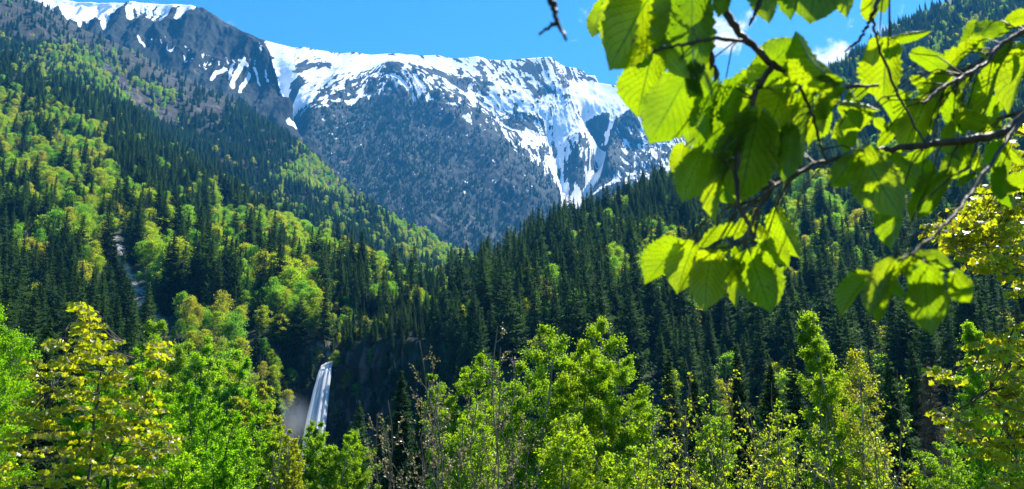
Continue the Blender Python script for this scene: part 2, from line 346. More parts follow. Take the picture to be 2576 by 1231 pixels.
# ---- snowy mountain in the centre
xs = np.concatenate([np.linspace(480, 640, 20), np.arange(645, 1860, 2.2), np.linspace(1864, 2500, 60)])
rows = [
 [(480,560,2900),(750,560,2900),(1000,700,2700),(1190,800,2500),(1400,800,2500),(2500,800,2400)],
 [(480,330,3900),(750,330,3700),(900,370,3570),(1000,390,3490),(1100,430,3440),(1250,520,3380),(1420,540,3500),(1500,540,3600),(1650,520,3400),(2500,620,3200)],
 [(480,180,4500),(700,200,4300),(850,210,4400),(985,230,4340),(1100,270,4300),(1250,330,4350),(1420,360,4400),(1530,390,4450),(1650,370,4200),(1800,430,4000),(2500,560,3800)],
 [(480,40,4900),(560,62,4900),(620,88,4900),(665,101,4850),(690,107,4800),(740,121,4800),(765,119,4800),(800,126,4800),(860,136,4800),(890,132,4800),(930,140,4850),(1000,138,4850),(1060,141,4900),(1100,140,4900),(1140,148,4900),(1180,145,4900),(1200,142,4900),(1230,150,4950),(1260,153,4950),(1310,149,5000),(1385,145,5000),(1402,158,5000),(1420,168,5000),(1450,172,5000),(1468,180,5000),(1478,190,5000),(1497,191,5000),(1505,209,5000),(1560,217,4950),(1620,226,4900),(1680,262,4700),(1740,318,4500),(1850,400,4300),(2100,500,4200),(2500,560,4000)]]
X, Y, D = sheet(rows, xs, [95, 90, 95], 6)
kz = np.hanning(61); kz /= kz.sum(); wY = sstep(0, 60, Y-Y[-1][None])
sm_ = lambda A: np.stack([np.convolve(np.pad(r, 30, 'edge'), kz, 'valid') for r in A])
D = sm_(D); Y = Y*(1-wY)+sm_(Y)*wY
G = P(X, Y, D); nrm = normals(G); t = np.linspace(0, 1, G.shape[0])[:, None]
def ridge(pl, w, a): return a*np.exp(-(segdist(X, Y, pl)/w)**2)
form = (ridge([(985,160),(1000,200),(1100,270),(1230,400),(1330,530)], 55, 110) + ridge([(985,165),(900,220),(820,290),(760,400)], 45, 70)
  + ridge([(690,110),(705,200),(725,290),(740,360)], 26, -90) + ridge([(1380,150),(1410,230),(1440,300),(1470,400)], 30, 50)
  + ridge([(1385,340),(1400,390),(1420,440),(1425,540)], 16, -55) + ridge([(1475,290),(1500,330),(1522,360),(1490,440),(1430,530)], 20, -110)
  + ridge([(1600,300),(1555,350),(1535,430)], 22, 85) + ridge([(1440,380),(1455,460)], 18, 50) + ridge([(870,170),(840,230)], 25, 40))
w1 = fbm(X/140, Y/140, o=3); w2 = fbm(X/140+40, Y/140+7, o=3)
ang = np.where(X < 985, -.55, .72)            # streaks follow the fall of each flank
ang = ang*1.0
wgt = sstep(900, 1060, X); ang = -.5*(1-wgt)+.75*wgt; ang = ang+.35*sstep(1330, 1450, X)
ca, sa = np.cos(ang), np.sin(ang)
u = (X-985)*ca+(Y-160)*sa; v = -(X-985)*sa+(Y-160)*ca
tex = .55*fbm(u/64+w1*1.6, v/19+w2*1.6, o=6, g=.6)+.75*fbm(u/24+w1*3, v/8+w2*3, o=4, g=.6)                   # long narrow bands
tex2 = fbm(X/23, Y/23, o=5, g=.6)
big = fbm(G[..., 0]/600, G[..., 1]/1200, G[..., 2]/900, 7, .55, True)-.3
dispn = form*.75 + big*60 - tex*14 - tex2*4
ytop = Y[-1][None]; G = G + nrm*(dispn*(.06+.94*sstep(4, 95, Y-ytop)))[..., None]
B = np.full(X.shape, -1.35)
def area(poly, val, soft=14):
    global B
    a = sstep(-soft, soft, sdist(X, Y, poly)); B = B*(1-a)+val*a
area([(640,95),(900,120),(1400,130),(1620,215),(1720,300),(1640,330),(1540,420),(1470,500),(1420,540),(1400,440),(1340,420),(1250,330),(1150,280),(1100,262),(1000,220),(950,225),(880,265),(790,320),(740,300),(680,250)], .14, 12)
area([(1010,200),(1130,265),(1290,345),(1400,430),(1390,480),(1280,410),(1150,345),(1090,300),(1010,225)], -.02, 12)
area([(1080,270),(1200,330),(1320,400),(1400,440),(1400,470),(1250,420),(1100,330)], -.42, 16)
area([(672,104),(740,122),(860,137),(1000,142),(1100,148),(1170,160),(1120,190),(1010,160),(960,185),(880,205),(820,225),(790,265),(730,300),(712,262),(722,235),(700,190)], .72, 8)
area([(1200,200),(1300,215),(1360,240),(1395,300),(1440,340),(1460,400),(1430,430),(1380,370),(1310,310),(1240,260)], .3, 16)
area([(1365,250),(1400,240),(1450,320),(1470,380),(1430,395),(1395,360)], .5, 14)
area([(1480,205),(1620,228),(1640,290),(1590,325),(1545,300),(1500,290),(1460,300),(1420,250),(1450,215)], 1.0, 7)
area([(1500,150+30),(1515,208),(1478,192)], .6, 4)
area([(1030,170),(1090,178),(1150,205),(1190,228),(1160,240),(1110,215),(1050,200)], -.8, 13)      # bare band under the crest
area([(728,205),(760,180),(770,215),(752,245),(725,260),(728,225)], -.7, 13)
area([(745,160),(815,150),(830,170),(770,178),(745,182)], -.6, 13)
area([(1260,165),(1330,150),(1370,165),(1360,185),(1270,180)], -.15, 13)
area([(1340,230),(1360,225),(1372,245),(1345,255)], -.6, 13)
area([(1270,290),(1330,300),(1355,330),(1310,335),(1275,310)], -.6, 13)
area([(1180,190),(1225,205),(1215,235),(1185,220)], -.5, 13)
area([(1410,185),(1440,190),(1415,260),(1400,250)], -.35, 13)
area([(1370,435),(1450,380),(1480,410),(1470,455),(1420,500),(1400,470)], -.05, 13)
area([(1430,410),(1470,400),(1465,450),(1435,480)], -.45, 13)
area([(1478,300),(1525,288),(1530,320),(1500,345),(1480,320)], -.95, 13)
area([(1530,345),(1590,300),(1612,305),(1610,330),(1590,330),(1560,400),(1520,470),(1490,500),(1530,400)], -1.2, 6)  # shade strip on the left-facing flank, put into the colour as missing snow
area([(1580,330),(1760,330),(1760,420),(1640,480),(1540,480),(1560,410)], -.22, 14)
area([(1560,420),(1640,400),(1640,470),(1560,490)], -.15, 14)
area([(690,255),(760,290),(720,330),(690,300)], -.5, 13)
area([(985,190),(1100,265),(1080,300),(1000,260),(900,270),(800,320),(770,300),(850,245),(920,200)], -.12, 14)
for pl, w in [([(1395,430),(1425,455),(1428,490),(1415,520),(1408,560)], 9), ([(1415,330),(1440,350),(1490,370),(1520,380),(1515,420),(1490,450),(1475,468),(1440,490)], 10),
              ([(1470,300),(1500,345),(1524,375)], 8), ([(1385,400),(1400,440)], 9), ([(690,200),(708,250),(722,285)], 10), ([(760,240),(735,270),(724,290)], 9), ([(740,312),(742,328)], 6),
              ([(1490,500),(1560,470)], 4), ([(1548,300),(1525,345)], 4), ([(1640,380),(1652,410)], 6)]:
    a = 1-sstep(w*.6, w*1.35, segdist(X+3*tex2, Y+3*tex, pl)); B = B*(1-a)+1.0*a
a = sstep(0, 8, t*285)
snow = B + tex*2.1 + tex2*1.0
specks = (fbm(u/30, v/6, o=4, g=.6) > .24) & (Y > 300) & (Y < 560)
snow = np.where(specks & (B < -.6), np.maximum(snow, .02), snow)
brown = np.clip(-.05+.5*fbm(X/90+9, Y/70, o=4)+sstep(500, 620, Y)*.3+.9*sstep(.16, .3, fbm(u/150+w1*2, v/11+w2*2, o=3)), 0, 1)
CM = dict(X=X.copy(), Y=Y.copy(), G=G.copy(), rock=B*0)
Gb = back_rows(G); k = Gb.shape[0]-G.shape[0]
terrain('snowy_mountain', Gb, dict(snow=pad(snow, k), rock=pad(brown, k)), M['rock'])

# ---- meadow reaching the horizon
M['grass'] = ground_mat('grass', [(.03,.05,.012),(.045,.075,.018),(.07,.10,.03)], [(.06,.05,.03),(.07,.06,.04),(.09,.08,.05)], snow=False, ns=.6)
nr, nc = 60, 60; gx = np.sign(np.linspace(-1, 1, nc))*np.abs(np.linspace(-1, 1, nc))**3*7800
gx, gy = np.meshgrid(gx, gx); gz = .25*fbm(gx/9, gy/9, o=3)
mound = obj('ground', mesh('ground', np.stack([gx, gy, gz], -1).reshape(-1, 3), [grid_faces(nc, nc)], [M['grass']], attrs={'rock': ('POINT', np.zeros(nr*nc))}, smooth=True), kind='structure')

# ------------------------------------------------------------ tree builders
class MB:
    def __init__(s): s.V = []; s.F = {}; s.M = {}; s.T = {}; s.n = 0
    def add(s, V, F, mi=0, tint=0.5):
        V = np.asarray(V, float).reshape(-1, 3); F = np.asarray(F, int); k = F.shape[1]
        s.F.setdefault(k, []).append(F+s.n); s.M.setdefault(k, []).append(np.full(len(F), mi))
        s.T.setdefault(k, []).append(np.broadcast_to(tint, (len(F),)).astype(float))
        s.V.append(V); s.n += len(V)
    def tube(s, pts, rad, sides=5, mi=0):
        p = np.asarray(pts, float); r = np.broadcast_to(np.asarray(rad, float), (len(p),))
        d = np.gradient(p, axis=0); d /= np.linalg.norm(d, axis=1)[:, None]+1e-9
        ref = np.where(np.abs(d[:, 2:3]) > .9, np.array([[1., 0, 0]]), np.array([[0, 0, 1.]]))
        a = np.cross(d, ref); a /= np.linalg.norm(a, axis=1)[:, None]+1e-9; b = np.cross(d, a)
        th = np.arange(sides)*2*math.pi/sides
        ring = p[:, None]+r[:, None, None]*(a[:, None]*np.cos(th)[None, :, None]+b[:, None]*np.sin(th)[None, :, None])
        i = np.arange(len(p)*sides).reshape(len(p), sides); j = np.roll(i, -1, 1)
        s.add(ring.reshape(-1, 3), np.stack([i[:-1], j[:-1], j[1:], i[1:]], -1).reshape(-1, 4), mi)
    def leaves(s, pos, axis, nor, size, tmpl, tf, mi=0, tint=0.5):
        """tmpl (k,3): along axis, across, along normal; tf (m,q) faces"""
        N_ = len(pos); axis = axis/(np.linalg.norm(axis, axis=1)[:, None]+1e-9)
        side = np.cross(axis, nor); side /= np.linalg.norm(side, axis=1)[:, None]+1e-9; up = np.cross(side, axis)
        sz = np.broadcast_to(size, (N_,))[:, None, None]
        V = pos[:, None]+sz*(tmpl[None, :, 0:1]*axis[:, None]+tmpl[None, :, 1:2]*side[:, None]+tmpl[None, :, 2:3]*up[:, None])
        k = len(tmpl); F_ = (np.arange(N_)*k)[:, None, None]+tf[None]
        s.add(V.reshape(-1, 3), F_.reshape(-1, tf.shape[1]), mi, np.repeat(np.broadcast_to(tint, (N_,)), len(tf)))
    def build(s, name, mats, smooth=False):
        ks = sorted(s.F); return mesh(name, np.concatenate(s.V), [np.concatenate(s.F[k]) for k in ks], mats,
            mi=np.concatenate([np.concatenate(s.M[k]) for k in ks]), attrs={'tint': ('FACE', np.concatenate([np.concatenate(s.T[k]) for k in ks]))}, smooth=smooth)
RH = np.array([(0,0,0),(.5,.3,.06),(1,0,-.05),(.5,-.3,.06)]); RHF = np.array([(0,1,2),(0,2,3)])
OV = np.array([(0,0,0),(.22,.2,.04),(.55,.3,.05),(1,0,-.1),(.55,-.3,.05),(.22,-.2,.04)]); OVF = np.array([(0,1,2,3),(0,3,4,5)])
_mp = [(0,0),(.1,.22),(.05,.5),(.32,.36),(.5,.62),(.62,.34),(1,0),(.62,-.34),(.5,-.62),(.32,-.36),(.05,-.5),(.1,-.22)]
MP = np.array([(a, b*.95, .10*abs(b)-.14*a*a) for a, b in _mp]+[(.35, 0, .03)]); MPF = np.array([(12, i, (i+1) % 12) for i in range(12)])
def rv(g, n): v = g.normal(size=(n, 3)); return v/np.linalg.norm(v, axis=1)[:, None]

def spruce(seed, Ht=25., slim=.17, levels=38, bare=False, dense=1.0, leafmi=0):
    """returns (trunk MB, crown MB)"""
    g = rng(seed); t, c = MB(), MB()
    z = np.linspace(0, Ht, 8); w = np.cumsum(g.normal(0, .03, (8, 2)), 0)*Ht/25; w[0] = 0
    t.tube(np.column_stack([w, z]), np.linspace(Ht*.012, .03, 8), 6)
    pos, ax, nr_, sz = [], [], [], []
    for i in range(levels):
        f = .06+.93*(i/(levels-1))**.92; zz = f*Ht
        tx, ty = np.interp(zz, z, w[:, 0]), np.interp(zz, z, w[:, 1])
        Rm = Ht*slim*((1-f)**.78+.015)*(.8+.35*g.random())*(1-.35*max(0, .16-f)/.16)
        nb = int(g.integers(5, 9)*dense) if f < .93 else 4
        a0 = g.random()*6.28
        for b in range(nb):
            a = a0+b*6.283/nb+g.normal(0, .25); Lb = Rm*(.6+.5*g.random()); 
            if g.random() < .06: continue
            dr = np.array([math.cos(a), math.sin(a), 0]); s = np.linspace(0, 1, 6)
            droop = -.28*(1-f)-.05
            pts = np.array([tx, ty, zz])+dr*(s*Lb)[:, None]; pts[:, 2] += Lb*(droop*np.sin(s*2.2)*1.1+.16*s**3)+g.normal(0, .1)
            if bare: c.tube(pts[:5], np.linspace(.035, .008, 5)*Ht/15, 3)
            sd_ = np.array([-dr[1], dr[0], 0])
            k = 7
            for q in range(k):
                u = .18+.82*q/(k-1); p = np.array([np.interp(u, s, pts[:, j]) for j in range(3)])
                for sg in (-1, 1):
                    d = dr*.65+sd_*sg*(.8)+np.array([0, 0, -.30-.25*g.random()])
                    pos.append(p); ax.append(d+g.normal(0, .12, 3)); nr_.append(np.array([g.normal(0, .3), g.normal(0, .3), 1])); sz.append(Lb*(.42-.2*u)*(.8+.5*g.random())+.12)
            pos.append(pts[-2]); ax.append(dr+np.array([0, 0, .12])); nr_.append(np.array([0, 0, 1.])); sz.append(Lb*.3)
    pos, ax, nr_, sz = map(np.array, (pos, ax, nr_, sz))
    if bare:
        for p, a, s_ in list(zip(pos, ax, sz))[::2]: c.tube([p, p+a/np.linalg.norm(a)*s_*.9], [.012, .004], 3)
    else:
        tm = np.array([(0,.10,0),(.55,.24,-.05),(1,0,-.14),(.55,-.24,-.05),(0,-.10,0)])
        c.leaves(pos, ax, nr_, sz, tm, np.array([(0,1,2,4),(2,3,4,4)])[:1], leafmi, g.random(len(pos)))
        c.leaves(pos, ax, nr_+rv(g, len(pos))*.9, sz*.85, tm, np.array([(1,2,3)]), leafmi, g.random(len(pos)))
        # needles round the leader
        k = 60; zz = Ht*(.86+.14*g.random(k)); p = np.column_stack([np.full(k, w[-1, 0]), np.full(k, w[-1, 1]), zz])
        c.leaves(p, rv(g, k)+np.array([0, 0, .2]), rv(g, k), Ht*.02, RH, RHF, leafmi, g.random(k))
    return t, c
def far_broadleaf(seed, Ht=18., wd=.26, nclump=80, per=48, leaf=.46):
    g = rng(seed); t, c = MB(), MB()
    lean = g.normal(0, .04, 2); z = np.linspace(0, Ht*.8, 6)
    tp = np.column_stack([lean[0]*z+np.cumsum(g.normal(0, .1, 6)), lean[1]*z+np.cumsum(g.normal(0, .1, 6)), z]); tp[0, :2] = 0
    t.tube(tp, np.linspace(Ht*.014, .05, 6), 6)
    P_, A_, N_, S_ = [], [], [], []
    cen = []
    for i in range(nclump):
        f = g.random()**.75; h = Ht*(.22+.76*f)
        prof = math.sin(math.pi*min(1, (.12+.88*f))**1.25)**.7 if f < .98 else .2
        prof = max(prof, .18); a = g.random()*6.283; rr = Ht*wd*prof*math.sqrt(g.random())*(1+.35*math.sin(3*a+seed)*g.random())
        bx = np.array([np.interp(h, z, tp[:, j]) for j in range(2)])
        p = np.array([bx[0]+rr*math.cos(a), bx[1]+rr*math.sin(a), h]); cen.append(p)
        if i % 4 == 0: t.tube([(bx[0], bx[1], max(h-rr*.9-1, Ht*.15)), tuple((p+np.array([bx[0], bx[1], h-.8]))/2), tuple(p)], [Ht*.006, Ht*.004, .02], 4)
        R_ = Ht*(.045+.05*g.random())
        q = rv(g, per)*(g.random((per, 1))**.45)*R_*np.array([1.15, 1.15, .75])
        P_.append(p+q); A_.append(q+rv(g, per)*R_*.6+np.array([0, 0, .3*R_])); N_.append(rv(g, per)+np.array([0, 0, .7])); S_.append(leaf*(.6+.8*g.random(per)))
    P_, A_, N_, S_ = map(np.concatenate, (P_, A_, N_, S_))
    c.leaves(P_, A_, N_, S_, RH, RHF, 0, g.random(len(P_)))
    return t, c

# prototypes
def proto(builder, name, leafm, barkm):
    t, c = builder
    tr = t.build(name+'_trunk', [barkm], True); cr = c.build(name+'_crown', [leafm])
    j = MB(); 
    both = MB(); both.V = t.V+[v for v in c.V]; off = t.n; both.n = t.n+c.n
    for k in set(t.F) | set(c.F):
        both.F[k] = t.F.get(k, [])+[f+off for f in c.F.get(k, [])]
        both.M[k] = [m*0 for m in t.M.get(k, [])]+[m*0+1 for m in c.M.get(k, [])]
        both.T[k] = t.T.get(k, [])+c.T.get(k, [])
    jm = both.build(name, [barkm, leafm])
    return tr, cr, jm
SP = [proto(spruce(11+i, 25., [.17, .21, .19, .15, .23][i], levels=[36, 34, 38, 36, 30][i]), 'spruce_%d' % i, M['spruce'], M['bark']) for i in range(5)]
BL = [proto(far_broadleaf(31+i, 18., [.25, .20, .30, .23, .18][i]), 'broadleaf_%d' % i, M['far_leaf'], M['bark_pale']) for i in range(5)]
M['grey_twig'] = bark_mat('grey_twig', (.09, .07, .05), (.17, .14, .11), 12)
DEAD = proto(spruce(77, 22., .16, levels=26, bare=True), 'dead_tree', M['grey_twig'], M['grey_twig'])

def scatter(T, spacing, seed, keepf, xr=(-260, 2840)):
    """random points on a terrain grid, about one per spacing^2; keepf(x,y,rock)->probability"""
    g = rng(seed); G = T['G']; a, b, c_, d = G[:-1, :-1], G[:-1, 1:], G[1:, 1:], G[1:, :-1]
    area = .5*np.linalg.norm(np.cross(b-a, d-a), axis=2)+.5*np.linalg.norm(np.cross(b-c_, d-c_), axis=2)
    cy = a[..., 1]; sp = spacing(cy); lam = area/sp**2
    xc = T['X'][:-1, :-1]; yc = T['Y'][:-1, :-1]; rc = T['rock'][:-1, :-1]
    lam = lam*keepf(xc, yc, rc)*((xc > xr[0]) & (xc < xr[1])); n = g.poisson(lam)
    ii = np.nonzero(n.ravel())[0]; ii = np.repeat(ii, n.ravel()[ii]); r, s = np.divmod(ii, n.shape[1])
    u, v = g.random(len(ii))[:, None], g.random(len(ii))[:, None]
    p = (a[r, s]*(1-u)+b[r, s]*u)*(1-v)+(d[r, s]*(1-u)+c_[r, s]*u)*v
    return p, xc[r, s]+0., yc[r, s]+0.
# ------------------------------------------------------------ forests on the slopes
hsy = np.array(HS_TOP, float)
def clumps(p, sc, seed): return fbm(p[:, 0]/sc+seed, p[:, 1]/sc*.45, None, 3, .55)
# valley sides
p1, x1, y1 = scatter(HS, lambda d: np.interp(d, [150, 400, 900, 1900], [6.2, 6.8, 8.2, 10]), 1,
    lambda x, y, r: np.clip(1-1.3*r, 0.05, 1)*np.clip(1+1.2*pn(x/33., y/48.), .35, 1.6)*(y < 1165)*np.where((x > 640) & (x < 1110) & (y > 905), .75, 1)*np.where((x > 640) & (x < 1110) & (y > 780) & (y < 1000), 2.3, 1)*np.where(np.hypot(x-840, y-900) < 24, 0, 1))
dec = clumps(p1, 55, 3)+.6*clumps(p1, 18, 9)
bias = np.full(len(p1), -.27)
bias += .62*sstep(-40, 40, sdist(x1, y1, [(-300,320),(0,260),(110,300),(250,380),(300,560),(240,720),(120,640),(0,420),(-300,420)]))
bias += .62*sstep(-30, 30, sdist(x1, y1, [(300,500),(560,480),(620,620),(560,740),(330,760)]))*(pn(x1/37., y1/90.) > 0)
bias += 1.2*sstep(-20, 20, sdist(x1, y1, [(630,585),(700,575),(800,640),(790,670),(640,640)]))
bias += .9*sstep(-30, 30, sdist(x1, y1, [(400,800),(520,830),(600,930),(720,1010),(700,1100),(520,1080),(380,900)]))
bias += .55*sstep(-30, 30, sdist(x1, y1, [(740,600),(1080,730),(1060,800),(800,760),(720,700)]))
bias += .5*sstep(-15, 15, sdist(x1, y1, [(750,790),(860,790),(870,850),(760,850)]))
bias += .10*sstep(-20, 20, sdist(x1, y1, [(1100,740),(1500,520),(2330,20),(2900,-100),(2900,900),(1200,1000)]))
bias += .5*sstep(-20, 20, sdist(x1, y1, [(1530,700),(1650,700),(1650,790),(1540,790)]))
bias += .35*sstep(-20, 20, sdist(x1, y1, [(1980,480),(2260,480),(2260,720),(1980,700)]))
bias += .26*sstep(-20, 30, sdist(x1, y1, [(320,600),(780,620),(800,860),(560,900),(330,880)]))
isb = dec+bias+rng(12).normal(0, .26, len(dec)) > 0
# farther shoulder
p2, x2, y2 = scatter(SHD, lambda d: np.interp(d, [900, 1600, 2600], [8.5, 10, 13]), 2,
    lambda x, y, r: np.clip(1-1.1*r, .14, 1)*(y < np.interp(x, hsy[:, 0], hsy[:, 1])+45), (-260, 1400))
b2 = clumps(p2, 170, 5)+.4*clumps(p2, 45, 2)-.30
b2 += .42*sstep(-30, 30, sdist(x2, y2, [(745,360),(860,450),(1090,620),(1190,700),(1100,730),(960,640),(820,560),(740,430)]))
b2 += .35*sstep(-30, 30, sdist(x2, y2, [(0,110),(260,180),(480,260),(420,320),(100,240),(0,200)]))
b2 -= .5*sstep(-30, 30, sdist(x2, y2, [(380,180),(600,250),(720,360),(700,430),(440,300)]))
isb2 = b2+rng(13).normal(0, .22, len(b2)) > 0
# foot of the snowy mountain
p3, x3, y3 = scatter(CM, lambda d: 12.5, 3,
    lambda x, y, r: np.clip(.38+1.3*sstep(-60, 90, sdist(x, y, [(745,330),(930,235),(1030,265),(1120,400),(1210,560),(1180,700),(745,700)]))
                            + .35*sstep(0, 60, y-500), 0, 1)*(y > 215)*(snow[:x.shape[0], :x.shape[1]] < -.45)*np.clip(.75+1.6*pn(x/22, y/46), .08, 1), (700, 1750))
g = rng(50)
def tree_arr(p, hmean, hs, r): return np.clip(r.normal(hmean, hs, len(p)), hmean*.4, hmean*1.6)
pid1 = g.integers(0, 5, len(p1)); h1 = np.where(isb, g.normal(.70, .2, len(p1)), g.normal(.88, .3, len(p1))*(1+.5*pn(p1[:, 0]/40, p1[:, 1]/40))).clip(.3, 1.4)
rim = (x1 > 600) & (x1 < 1150) & (y1 > 800); h1 = np.where(rim, h1*.78, h1)
# the right hillside crest stands tall and even; scattered small trees cling to the cliff
h1 = np.where((y1 > 905) & (x1 > 640) & (x1 < 1110), .3+.2*g.random(len(p1)), h1)
ch = inside(x1, y1, [(280,700),(350,690),(440,850),(520,1000),(400,1010),(300,880)]); h1 = np.where(ch, h1*.42, h1)
nb = (x1 > 790) & (x1 < 1080) & (y1 > 815) & (y1 < 935); h1 = np.where(nb, h1*.42, h1); nb = (x1 > 800) & (x1 < 1100) & (y1 > 760) & (y1 <= 815); h1 = np.where(nb, h1*.7, h1)
pid2 = g.integers(0, 5, len(p2)); h2 = g.normal(.82, .18, len(p2)).clip(.35, 1.2)
pid3 = g.integers(0, 5, len(p3)); h3 = g.normal(.62, .14, len(p3)).clip(.3, 1.0)

def gn_forest(name, pts, sc, pid, protos, label, cat):
    me = bpy.data.meshes.new(name); me.vertices.add(len(pts)); me.vertices.foreach_set('co', np.asarray(pts, np.float32).ravel())
    gg = rng(len(pts))
    for k, a, ty in (('rz', gg.random(len(pts))*6.283, 'FLOAT'), ('sc', sc, 'FLOAT'), ('rx', gg.normal(0, .035, len(pts)), 'FLOAT'), ('wd', sc*(.85+.65*gg.random(len(pts))), 'FLOAT')):
        at = me.attributes.new(k, ty, 'POINT'); at.data.foreach_set('value', np.asarray(a, np.float32))
    at = me.attributes.new('pid', 'INT', 'POINT'); at.data.foreach_set('value', np.asarray(pid, np.int32))
    o = obj(name, me, kind='stuff', label=label, cat=cat)
    ng = bpy.data.node_groups.new(name, 'GeometryNodeTree')
    ng.interface.new_socket('Geometry', in_out='INPUT', socket_type='NodeSocketGeometry'); ng.interface.new_socket('Geometry', in_out='OUTPUT', socket_type='NodeSocketGeometry')
    nd = ng.nodes; L = ng.links.new; gi, go = nd.new('NodeGroupInput'), nd.new('NodeGroupOutput')
    join = nd.new('GeometryNodeJoinGeometry')
    def attr(n_, dt): a = nd.new('GeometryNodeInputNamedAttribute'); a.data_type = dt; a.inputs[0].default_value = n_; return a.outputs[0]
    rz, sc_, wd, pd = attr('rz', 'FLOAT'), attr('sc', 'FLOAT'), attr('wd', 'FLOAT'), attr('pid', 'INT')
    cr = nd.new('ShaderNodeCombineXYZ'); L(rz, cr.inputs[2]); L(attr('rx', 'FLOAT'), cr.inputs[0]); cs = nd.new('ShaderNodeCombineXYZ'); L(wd, cs.inputs[0]); L(wd, cs.inputs[1]); L(sc_, cs.inputs[2])
    er = nd.new('FunctionNodeEulerToRotation'); L(cr.outputs[0], er.inputs[0])
    for i, pr in enumerate(protos):
        po = bpy.data.objects.new(name+'_tree_kind', pr)          # not linked to the scene
        oi = nd.new('GeometryNodeObjectInfo'); oi.inputs[0].default_value = po; oi.inputs[1].default_value = True
        cmp_ = nd.new('FunctionNodeCompare'); cmp_.data_type = 'INT'; cmp_.operation = 'EQUAL'; L(pd, cmp_.inputs[2]); cmp_.inputs[3].default_value = i
        ip = nd.new('GeometryNodeInstanceOnPoints'); L(gi.outputs[0], ip.inputs[0]); L(cmp_.outputs[0], ip.inputs[1]); L(oi.outputs['Geometry'], ip.inputs[2]); L(er.outputs[0], ip.inputs[5]); L(cs.outputs[0], ip.inputs[6])
        L(ip.outputs[0], join.inputs[0])
    L(join.outputs[0], go.inputs[0]); md = o.modifiers.new('trees', 'NODES'); md.node_group = ng
    return o

def split(pts, sc, pid, x, y, n=300, ref=25.):
    """the n showing largest become separate trees"""
    px, py = project(pts); vis = (px > -20) & (px < W+20) & (py > -10) & (py < 1190)
    # skip what the foreground crowns and leaves hide
    fg = np.interp(px, [0, 120, 330, 640, 700, 930, 960, 1250, 1450, 1700, 1990, 2060, 2230, 2576], [800, 850, 880, 1000, 1050, 1060, 1120, 900, 860, 950, 950, 850, 1000, 1000])
    vis &= (py-.5*sc*ref*F/pts[:, 1] < fg)
    size = np.where(vis, sc*ref/pts[:, 1], 0); o = np.argsort(-size)
    return o[:n], o[n:]
def place(pts, sc, protos, pid, name, label_f, cat, group, seed):
    gg = rng(seed)
    for q, s, k in zip(pts, sc, pid):
        lab, grp = label_f(q)
        e = empty(name, q, label=lab, cat=cat, group=grp); e.rotation_euler = (gg.normal(0, .03), gg.normal(0, .03), gg.random()*6.28)
        w = s*(.85+.55*gg.random()); e.scale = (w, w, s)
        tr, cr = protos[k][0], protos[k][1]
        obj('trunk', tr, e); obj('crown', cr, e)
def lab_spruce(q):
    px, py = project(q); gx = np.interp(px, hsy[:, 0], hsy[:, 1])
    side = 'left' if px < 800 else ('gorge' if px < 1150 else 'right')
    if side == 'left': return 'dark green spruce in the dense forest on the left hillside', 'spruces on the left hillside'
    if side == 'gorge': return 'dark green spruce on the slopes above the waterfall gorge', 'spruces above the gorge'
    return 'dark green spruce in the dense forest on the right hillside', 'spruces on the right hillside'
def lab_broad(q):
    px, py = project(q)
    if px < 800: return 'fresh green broadleaf tree among spruces on the left hillside', 'broadleaf trees on the left hillside'
    if px < 1150: return 'fresh green broadleaf tree on the slopes above the waterfall gorge', 'broadleaf trees above the gorge'
    return 'fresh green broadleaf tree among spruces on the right hillside', 'broadleaf trees on the right hillside'
sp_i, bl_i = np.nonzero(~isb)[0], np.nonzero(isb)[0]
a, b = split(p1[sp_i], h1[sp_i], None, x1, y1, 295); near, rest = sp_i[a], sp_i[b]
place(p1[near], h1[near], SP, pid1[near], 'spruce_tree', lab_spruce, 'spruce', None, 4)
sp_p, sp_s, sp_k = [p1[rest], p2[~isb2], p3], [h1[rest], h2[~isb2], h3], [pid1[rest], pid2[~isb2], pid3]
a, b = split(p1[bl_i], h1[bl_i], None, x1, y1, 295, 17.); near, rest = bl_i[a], bl_i[b]
place(p1[near], h1[near], BL, pid1[near], 'broadleaf_tree', lab_broad, 'broadleaf tree', None, 5)
SPK = [s[2] for s in SP]+[DEAD[2]]
for a_ in sp_k: a_[rng(6).random(len(a_)) < .05] = 5
gn_forest('spruce_forest', np.concatenate(sp_p), np.concatenate(sp_s), np.concatenate(sp_k), SPK, 'far-off mass of dark spruce forest covering the mountain slopes', 'forest')
gn_forest('broadleaf_forest', np.concatenate([p1[rest], p2[isb2]]), np.concatenate([h1[rest], h2[isb2]]), np.concatenate([pid1[rest], pid2[isb2]]), [s[2] for s in BL], 'far-off pale green broadleaf woods among the spruces', 'woodland')
print('TREES', len(p1), len(p2), len(p3), 'broad', isb.sum(), isb2.sum())
# ------------------------------------------------------------ waterfall, mist, pool stream
def wf_c(y): return np.interp(y, [905, 917, 925, 980, 1075, 1190], [836, 824, 820, 809, 793, 786])
def wf_w(y): return np.interp(y, [905, 917, 935, 980, 1075, 1190], [12, 23, 29, 36, 47, 56])
wm, wnt, wo = mat('falling_water'); L = wnt.links.new
uvn = N(wnt, 'ShaderNodeUVMap', uv_map='UVMap'); mp = N(wnt, 'ShaderNodeMapping'); mp.inputs['Scale'].default_value = (9, 1.3, 1); L(uvn.outputs[0], mp.inputs[0])
nn = N(wnt, 'ShaderNodeTexNoise', inp={'Scale': 3.2, 'Detail': 7.0, 'Roughness': .65}); L(mp.outputs[0], nn.inputs['Vector'])
cc = ramp(wnt, [(.34, (.62,.65,.7)), (.54, (.97,.98,.99))], nn.outputs['Fac'])
pb = N(wnt, 'ShaderNodeBsdfPrincipled', inp={'Roughness': .6, 'Specular IOR Level': .3}); L(cc, pb.inputs['Base Color'])
